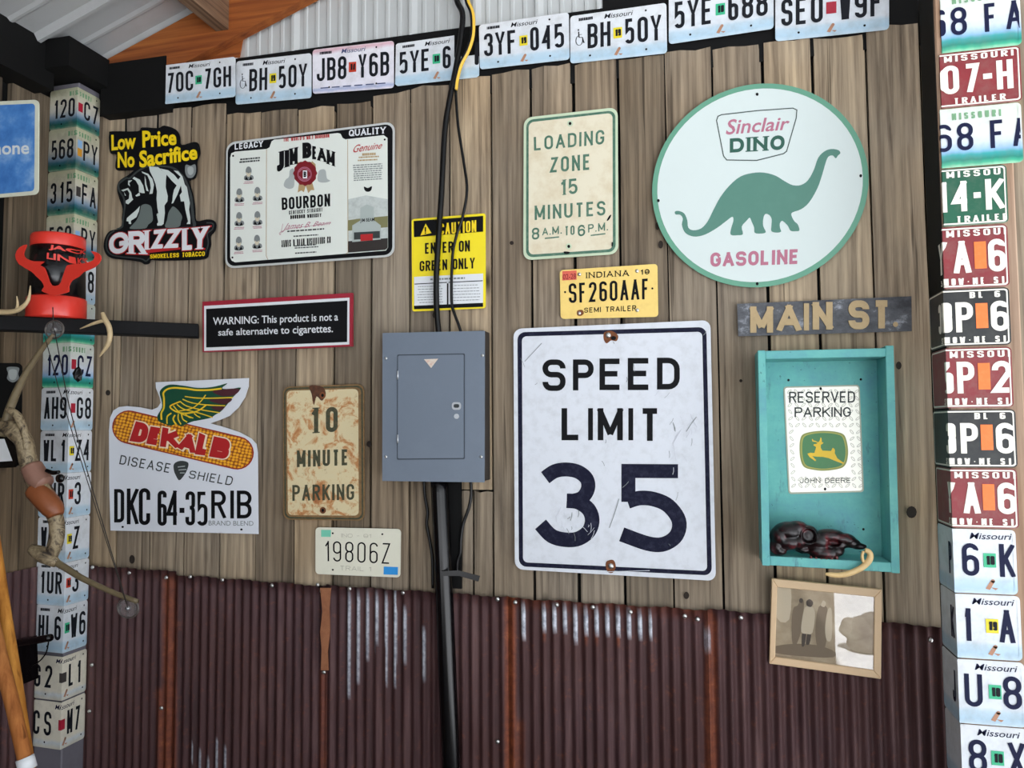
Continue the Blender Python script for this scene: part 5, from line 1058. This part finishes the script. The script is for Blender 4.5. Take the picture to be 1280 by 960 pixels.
# ------------------------------------------------------------------ conduit, cables
o = tube('conduit_pipe', [atY(549, 598, 2.338), atY(554.5, 720, 2.336), atY(559.5, 850, 2.332), atY(566, 1010, 2.328), Vector((atY(566, 1010, 2.328).x+.005, 2.33, .05))], .0285, m_blk, n=20)
tag(o, 'thick shiny black conduit pipe running down from the breaker box', 'pipe')
o = box('black_backing_strip', (atY(545, 660, 2.37).x, atY(577, 660, 2.37).x, 2.366, 2.3755, atY(560, 735, 2.37).z, atY(560, 600, 2.37).z), m_black); tag(o, 'flat matte black strip behind the pipe, between breaker box and rusty metal', 'strip')
YK = 2.352
def cable(name, pts, r, label, mat=m_cable, Y=YK, cat='cable', n=10):
    o = tube(name, [atY(x, y, Y) for x, y in pts], r, mat, n=n); return tag(o, label, cat)
cable('power_cable', [(569, -30), (571, 0), (578, 16), (577, 40), (571, 80), (562, 125), (556, 165), (552, 240), (548.5, 293), (545.5, 346), (546, 389), (549, 420)], .0098, 'thick black cable dropping from the roof into the breaker box', Y=2.348)
o = cable('striped_cable', [(580, -30), (584, 0), (590.5, 17), (591, 42), (585.5, 62), (576, 81), (571, 100), (569.5, 112)], .0075, 'black and yellow cable beside the thick black one at the header', plain('yellow_cable_jacket', 'e0b43a', .4), Y=2.345)
tube('black_stripe', [atY(x-1.8, y, 2.3405) for x, y in [(580, -30), (584, 0), (590.5, 17), (591, 42), (585.5, 62), (576, 81), (571, 100), (569.5, 112)]], .0046, m_cable, o, n=8)
cable('thin_cable', [(569.5, 110), (570.5, 130), (573, 160), (580, 205), (583.8, 238), (578, 272), (570.5, 295), (565.5, 322), (564.5, 375), (568, 392), (573, 405), (577, 418)], .0048, 'thin black cable curving across the CAUTION sign')
cable('loose_wire', [(530, 600), (531, 618), (534.5, 640), (533.5, 655), (537, 675), (540.5, 700), (541, 735)], .005, 'loose black wire hanging left of the conduit pipe', Y=2.36)
cable('hanging_wire', [(588.5, 600), (589, 618), (586, 635), (579, 655), (576, 675), (575.5, 690), (572, 702), (571, 716)], .0052, 'black wire looping down right of the conduit pipe', Y=2.36)
o = obj('cable_tie', *(lambda a: ([p for p in a]+[p+Vector((0, .002, 0)) for p in a], [(0, 1, 2, 3, 4, 5), (11, 10, 9, 8, 7, 6)]+[(i, (i+1) % 6, 6+(i+1) % 6, 6+i) for i in range(6)]))([atY(x, y, 2.30) for x, y in [(551, 714), (573, 713), (600, 720), (598, 727), (574, 720), (551, 720)]]), m_blk); tag(o, 'black cable tie round the conduit pipe with its tail sticking out', 'cable tie')
# ------------------------------------------------------------------ the black bar across the corner and what sits on it
A, B = Vector((-2.246, 1.932, .3475+H)), Vector((-1.69, 2.312, .3445+H)); dr_ = (B-A).normalized(); nb = Vector((-dr_.y, dr_.x, 0))
vs = [A+dr_*s_*(B-A).length+nb*k*.058+Vector((0, 0, zz)) for s_ in (0, 1) for k in (0, 1) for zz in (-.0235, .0235)]
o = obj('black_bar', vs, [(0, 1, 3, 2), (4, 6, 7, 5), (0, 4, 5, 1), (2, 3, 7, 6), (0, 2, 6, 4), (1, 5, 7, 3)], plain('bar_black_paint', '0c0c0e', .7, dirt=.2, dcol='2c2a2d', dscale=25, spec=.2)); bevel(o, .003)
tag(o, 'black painted wooden bar spanning the corner in front of the licence plates', 'bar')
zt_ = .3495+.0237; d = ray(72, 340); cc = Vector((d.x/d.y*2.105, 2.105, .3705+H)); Rr = .085
m_cr_ = plain('glossy_can_red', 'd8382c', .28); m_cb = plain('glossy_can_black', '0c0c0f', .22)
t = thing('red_canister', 'red and black canister with a horned red bull mask standing on the black bar', 'canister', cc)
v, f = lathe([(Rr*1.03, .0005), (Rr*1.05, .004), (Rr*1.04, .066), (Rr*1.0, .07)], cc, 40); obj('base_band', v, f, m_cr_, t, smooth=True)
v, f = lathe([(Rr, .069), (Rr*.98, .15), (Rr*.95, .238)], cc, 40); obj('body', v, f, m_cb, t, smooth=True)
v, f = lathe([(Rr*.955, .237), (Rr*.965, .24), (Rr*.96, .272), (Rr*.93, .278)], cc, 40); obj('rim', v, f, m_cr_, t, smooth=True)
mm = mk(0, 270, 5.333, cc.y-Rr-.004)
o = slab('bull_mask', cr([(182, 192), (135, 212), (108, 262), (132, 322), (215, 372), (245, 402), (282, 436), (300, 472), (283, 500), (325, 520), (370, 532), (415, 520), (462, 506), (463, 470), (485, 430), (530, 405), (560, 375), (636, 342), (678, 290), (662, 250), (612, 236), (634, 262), (628, 296), (570, 316), (470, 326), (445, 345), (420, 420), (398, 462), (348, 462), (325, 410), (300, 345), (270, 328), (300, 305), (235, 303), (180, 285), (162, 255), (172, 222)], True, 2), mm, 0, .004, m_cr_, t)
def cylm(x, y, d=0):
    p = mk(0, 270, 5.333, cc.y-Rr)(384+(x-384)*.94, y); q = max(.0, Rr*Rr*.93-(p.x-cc.x)**2); p.y = cc.y-math.sqrt(q)-d-.0055; return p
flat('brand_word', btext('JACK', Q(312, 186, 450, 192, 448, 226, 308, 224), .04), cylm, .001, m_cr_, t, cuts=range(296, 480, 6)); flat('brand_word', btext("LINK'S", Q(300, 240, 462, 246, 462, 296, 298, 284), .03), cylm, .001, m_cr_, t, cuts=range(296, 480, 6))
def antler(name, label, Y, strands, mat=m_ivory):
    t = None
    for i, (pts, r) in enumerate(strands):
        o = tube(name if i == 0 else 'tine', [atY(x, y, Y-(.006*k if i else 0)) for k, (x, y) in enumerate(pts)], r, mat, t)
        if i == 0: t = o; tag(o, label, 'antler')
m_ant = plain('antler_bone', 'c4ae86', .5, dirt=.5, dcol='7c6444', dscale=40)
antler('small_antler', 'small pale antler lying on the bar left of the red canister', 1.925, [([(-16, 388), (0, 390), (18, 389), (29, 383), (36, 373), (38, 357)], [.009, .0085, .0075, .0065, .005, .0015]), ([(21, 388), (22, 380), (21, 370)], [.005, .004, .0012])], m_ant)
antler('curved_antler', 'pale curved antler hanging at the right end of the black bar', 2.09, [([(128, 391), (131, 399), (136, 408), (137.5, 420), (134, 432), (124, 446)], [.006, .0085, .0085, .008, .007, .002]), ([(132, 400), (118, 404), (100, 411)], [.0065, .005, .0015])], m_ant)
# ------------------------------------------------------------------ compound bow
YBW = 1.955; bw = lambda pts, dy=0: [atY(x, y, YBW-dy) for x, y in pts]
M = NT('camouflage_dip', .6); g = M.geo(); M.l(M.ramp(M.noise(g, 24, 4, .6, 1), [(.36, lin('2c241c')), (.45, lin('6e5f48')), (.56, lin('9a8a6c')), (.66, lin('4c4030')), (.75, lin('b5a588'))]), M.b.inputs['Base Color']); m_camo = M.m
t = thing('compound_bow', 'camouflage compound bow with leather grip hanging in front of the plates', 'bow', atY(45, 600, YBW))
m_limb = plain('limb_camo', '6f6248', .5, dirt=.7, dcol='3c3426', dscale=35)
tube('upper_limb', bw([(67, 418), (50, 440), (33, 466), (20, 492), (10, 518), (3, 545)]), [.006, .008, .010, .012, .013, .012], m_limb, t)
tube('riser', bw([(4, 532), (18, 538), (30, 552), (35, 575), (44, 600), (58, 622), (70, 650), (70, 675), (62, 698)]), [.02, .028, .026, .026, .028, .028, .022, .022, .02], m_camo, t)
tube('riser_brace', bw([(10, 512), (22, 520), (32, 545), (33, 562)], .01), [.01, .012, .012, .012], m_camo, t)
tube('grip', bw([(42, 612), (54, 622), (66, 636), (70, 645)], .012), [.028, .033, .031, .022], plain('tan_leather', '854a28', .45, dirt=.4, dcol='5a2e16', dscale=30), t)
tube('grip_collar', bw([(39, 583), (47, 597), (56, 606)], .006), [.031, .033, .03], plain('mauve_leather', '8a6455', .5, dirt=.4, dcol='5c4238', dscale=30), t)
tube('limb_pocket', bw([(40, 686), (55, 694), (70, 704)], .008), [.016, .024, .014], m_camo, t)
tube('lower_limb', bw([(62, 698), (82, 710), (105, 724), (140, 740), (172, 752)]), [.012, .010, .009, .008, .007], m_limb, t)
M = NT('smoked_plastic', .15); M.b.inputs['Base Color'].default_value = (.25, .24, .24, 1); M.b.inputs['Alpha'].default_value = .28; m_smoke = M.m
for x, y, r in ((68, 412, .034), (160, 760, .036)):
    c = atY(x, y, YBW); v, f = [], []
    for a in range(24):
        for b in range(6):
            A1, B1 = 2*PI*a/24, 2*PI*b/6; rr = r+.003*math.cos(B1); v.append(c+Vector((rr*math.cos(A1), .003*math.sin(B1), rr*math.sin(A1)*.8)))
            f.append((a*6+b, ((a+1) % 24)*6+b, ((a+1) % 24)*6+(b+1) % 6, a*6+(b+1) % 6))
    w_ = obj('cam_wheel', v, f, plain('cam_grey', '5c5652', .35, .3), t, smooth=True)
    v, f = lathe([(r*.9, -.001), (r*.9, .001)], c, 20, 'y'); obj('wheel_web', [Vector((p.x, p.y, c.z+(p.z-c.z)*.8)) for p in v], f, m_smoke, w_)
    v, f = lathe([(.006, -.006), (.006, .006)], c, 10, 'y'); obj('axle', v, f, m_galv, w_, smooth=True)
m_str = plain('bow_string', '2a2420', .7)
tube('bow_string', bw([(66, 384), (67, 412)], .01), .0016, m_str, t, n=6, sm=1)
tube('bow_string', bw([(68, 412), (84, 497), (98, 552), (160, 760)], .01), .0015, m_str, t, n=6, sm=1)
tube('bow_cable', bw([(56, 420), (73, 484), (104, 585), (158, 755)], .006), .0013, m_str, t, n=6, sm=1)
vv, ff = lathe([(.001, -.022), (.011, -.014), (.013, 0), (.010, .014), (.001, .024)], atY(97, 468, YBW-.012), 9); obj('string_silencer', [p+Vector((random.uniform(-.004, .004), 0, random.uniform(-.004, .004))) for p in vv], ff, m_cable, t)
tube('arrow_rest', bw([(58, 588), (66, 591), (74, 590)], .015), [.006, .007, .005], m_blk, t); v, f = lathe([(.013, -.004), (.013, .004)], atY(75, 598, YBW-.02), 14, 'y'); obj('sight_ring', v, f, m_blk, t, smooth=True)
# ------------------------------------------------------------------ signs by the left wall
mp = mk(0, 80, 4.364, 1.95)
t = sign('phone_sign', 'blue phone sign with a white edge at the left border of the photo', rquad([(-135, 212), (216, 196), (213, 712), (-135, 742)], 26, 5), mp, .003, plain('off_white_edge', 'd6d9c6', .4, dirt=.3, dcol='8f8f70'))
M = NT('phone_sign_blue', .5); g = M.geo(); M.l(M.ramp(M.noise(g, 12, 5, .6), [(.35, lin('2f68b0')), (.55, lin('4a84c8')), (.75, lin('8fb4dc'))]), M.b.inputs['Base Color'])
flat('face', poly(rquad([(-122, 232), (196, 218), (192, 694), (-122, 722)], 18, 4)), mp, .0036, M.m, t)
flat('phone_word', btext('phone', Q(-80, 428, 165, 422, 165, 516, -80, 522), .02), mp, .0042, plain('sign_pale_letter', 'd6dcdc', .5), t)
tube('hanging_bracket', [mp(-60, 400, -.002), mp(-125, 400, -.01), Vector((LW+.004, 1.97, mp(-60, 400).z))], .006, m_galv, t, sm=1)
mp = mk(0, 420, 5.333, 2.03)
t = sign('black_sign', 'black rounded sign with grey shield emblem behind the upper bow limb', rquad([(-60, 180), (150, 180), (148, 545), (-60, 548)], 34, 5), mp, .003, m_black)
flat('shield_emblem', blob([(52, 212), (92, 205), (134, 214), (128, 252), (132, 285), (92, 310), (54, 286), (60, 250)]), mp, .0036, m_grey, t); flat('shield_inner', blob([(68, 228), (118, 228), (115, 280), (92, 294), (70, 280)]), mp, .0042, m_lgrey, t)
tube('wall_hook', [mp(-40, 300, -.002), Vector((LW+.004, 2.05, mp(-40, 300).z))], .005, m_galv, t, sm=1)
mp = mk(0, 420, 5.333, 1.99)
t = sign('white_sign', 'white sign with thick black border, cut by the left edge below the black one', cr([(-60, 662), (40, 662), (82, 690), (118, 780), (132, 840), (118, 868), (85, 877), (-60, 882)], False, 3), mp, .003, m_blk)
flat('face', poly([(-60, 688), (36, 686), (90, 832), (-60, 842)]), mp, .0036, m_white, t)
tube('wall_hook', [mp(-50, 780, -.002), Vector((LW+.004, 2.01, mp(-50, 780).z))], .005, m_galv, t, sm=1)
# ------------------------------------------------------------------ tool handles and bracket, lower left
def handle(label, pts, Y, r, mat):
    P = [atY(x, y, Y) for x, y in pts]; dv = (P[-1]-P[0]); e_ = P[-1]+dv*((P[-1].z-.01)/-dv.z) if dv.z < 0 else P[-1]
    o = tube('tool_handle', [P[0]-dv*.15, *P, e_], r, mat, n=16, sm=2); tag(o, label, 'tool handle', None); return o
m_hk = wood('honey_handle', 'a8702c', 'd69a48', (235, 200, 150), vary=0, knots=False, dark='7a4a18', wave=.1); m_hb = wood('brown_handle', '8a5428', 'b87a44', (235, 200, 150), vary=0, knots=False, dark='5a3214', wave=.1)
handle('honey coloured wooden tool handle leaning at the lower left', [(-6, 690), (6, 770), (19, 850), (30, 925)], 1.72, .0165, m_hk)
h2 = handle('darker brown wooden tool handle with a white ferrule, crossing the honey one', [(-14, 760), (0, 820), (18, 890), (34, 960)], 1.66, .0175, m_hb)
a, b = atY(31, 947, 1.657), atY(35, 962, 1.657); v, f = tubev([a, b], .0215, 16, 1); obj('ferrule', v, f, m_white, h2, smooth=True)
t = thing('wall_bracket', 'black metal hook bracket beside the lowest plates of the corner post', 'bracket', atY(33, 850, 2.10))
tube('arm', [atY(20, 804, 2.12), atY(42, 801, 2.10), atY(63, 797, 2.08)], .012, m_blk, t); slab('plate', Q(24, 798, 40, 796, 42, 850, 27, 856), mk(Y=2.14), -.02, .01, m_blk, t)
tube('spring_wire', [atY(x, y, 2.09) for x, y in [(61, 800), (58, 815), (50, 826), (40, 832), (33, 845)]], .0022, m_blk, t, n=6)
tube('wall_mount', [atY(22, 804, 2.12), Vector((LW+.01, 2.13, atY(22, 804, 2.12).z))], .008, m_blk, t, sm=1)

# ------------------------------------------------------------------ dark shape added on the gravel for its reflection in the picture glass
a = atY(1080, 792, 2.33); d = (a-Vector((0, 0, H))); d.y = -d.y; tt = a.z/-d.z*.97; c = a+d*tt
bm = bmesh.new()
for dx, dz, r in ((0, 0, .13), (.07, .05, .11), (-.09, .03, .08), (.02, -.06, .14)):
    q = bmesh.ops.create_icosphere(bm, subdivisions=3, radius=r)
    for v in q['verts']: v.co = c+Vector((v.co.x+dx+.008*math.sin(v.co.z*60), v.co.y*.8, max(v.co.z+dz, -.125)))
me = bpy.data.meshes.new('mirrored_shape'); bm.to_mesh(me); bm.free(); me.materials.append(plain('dark_shape_grey', '5a5552', .85, dirt=.5, dcol='35312f')); o = link(bpy.data.objects.new('mirrored_shape', me)); 
for p in me.polygons: p.use_smooth = True
tag(o, 'dark grey boulder on the gravel outside, mirrored in the picture glass', 'rock')
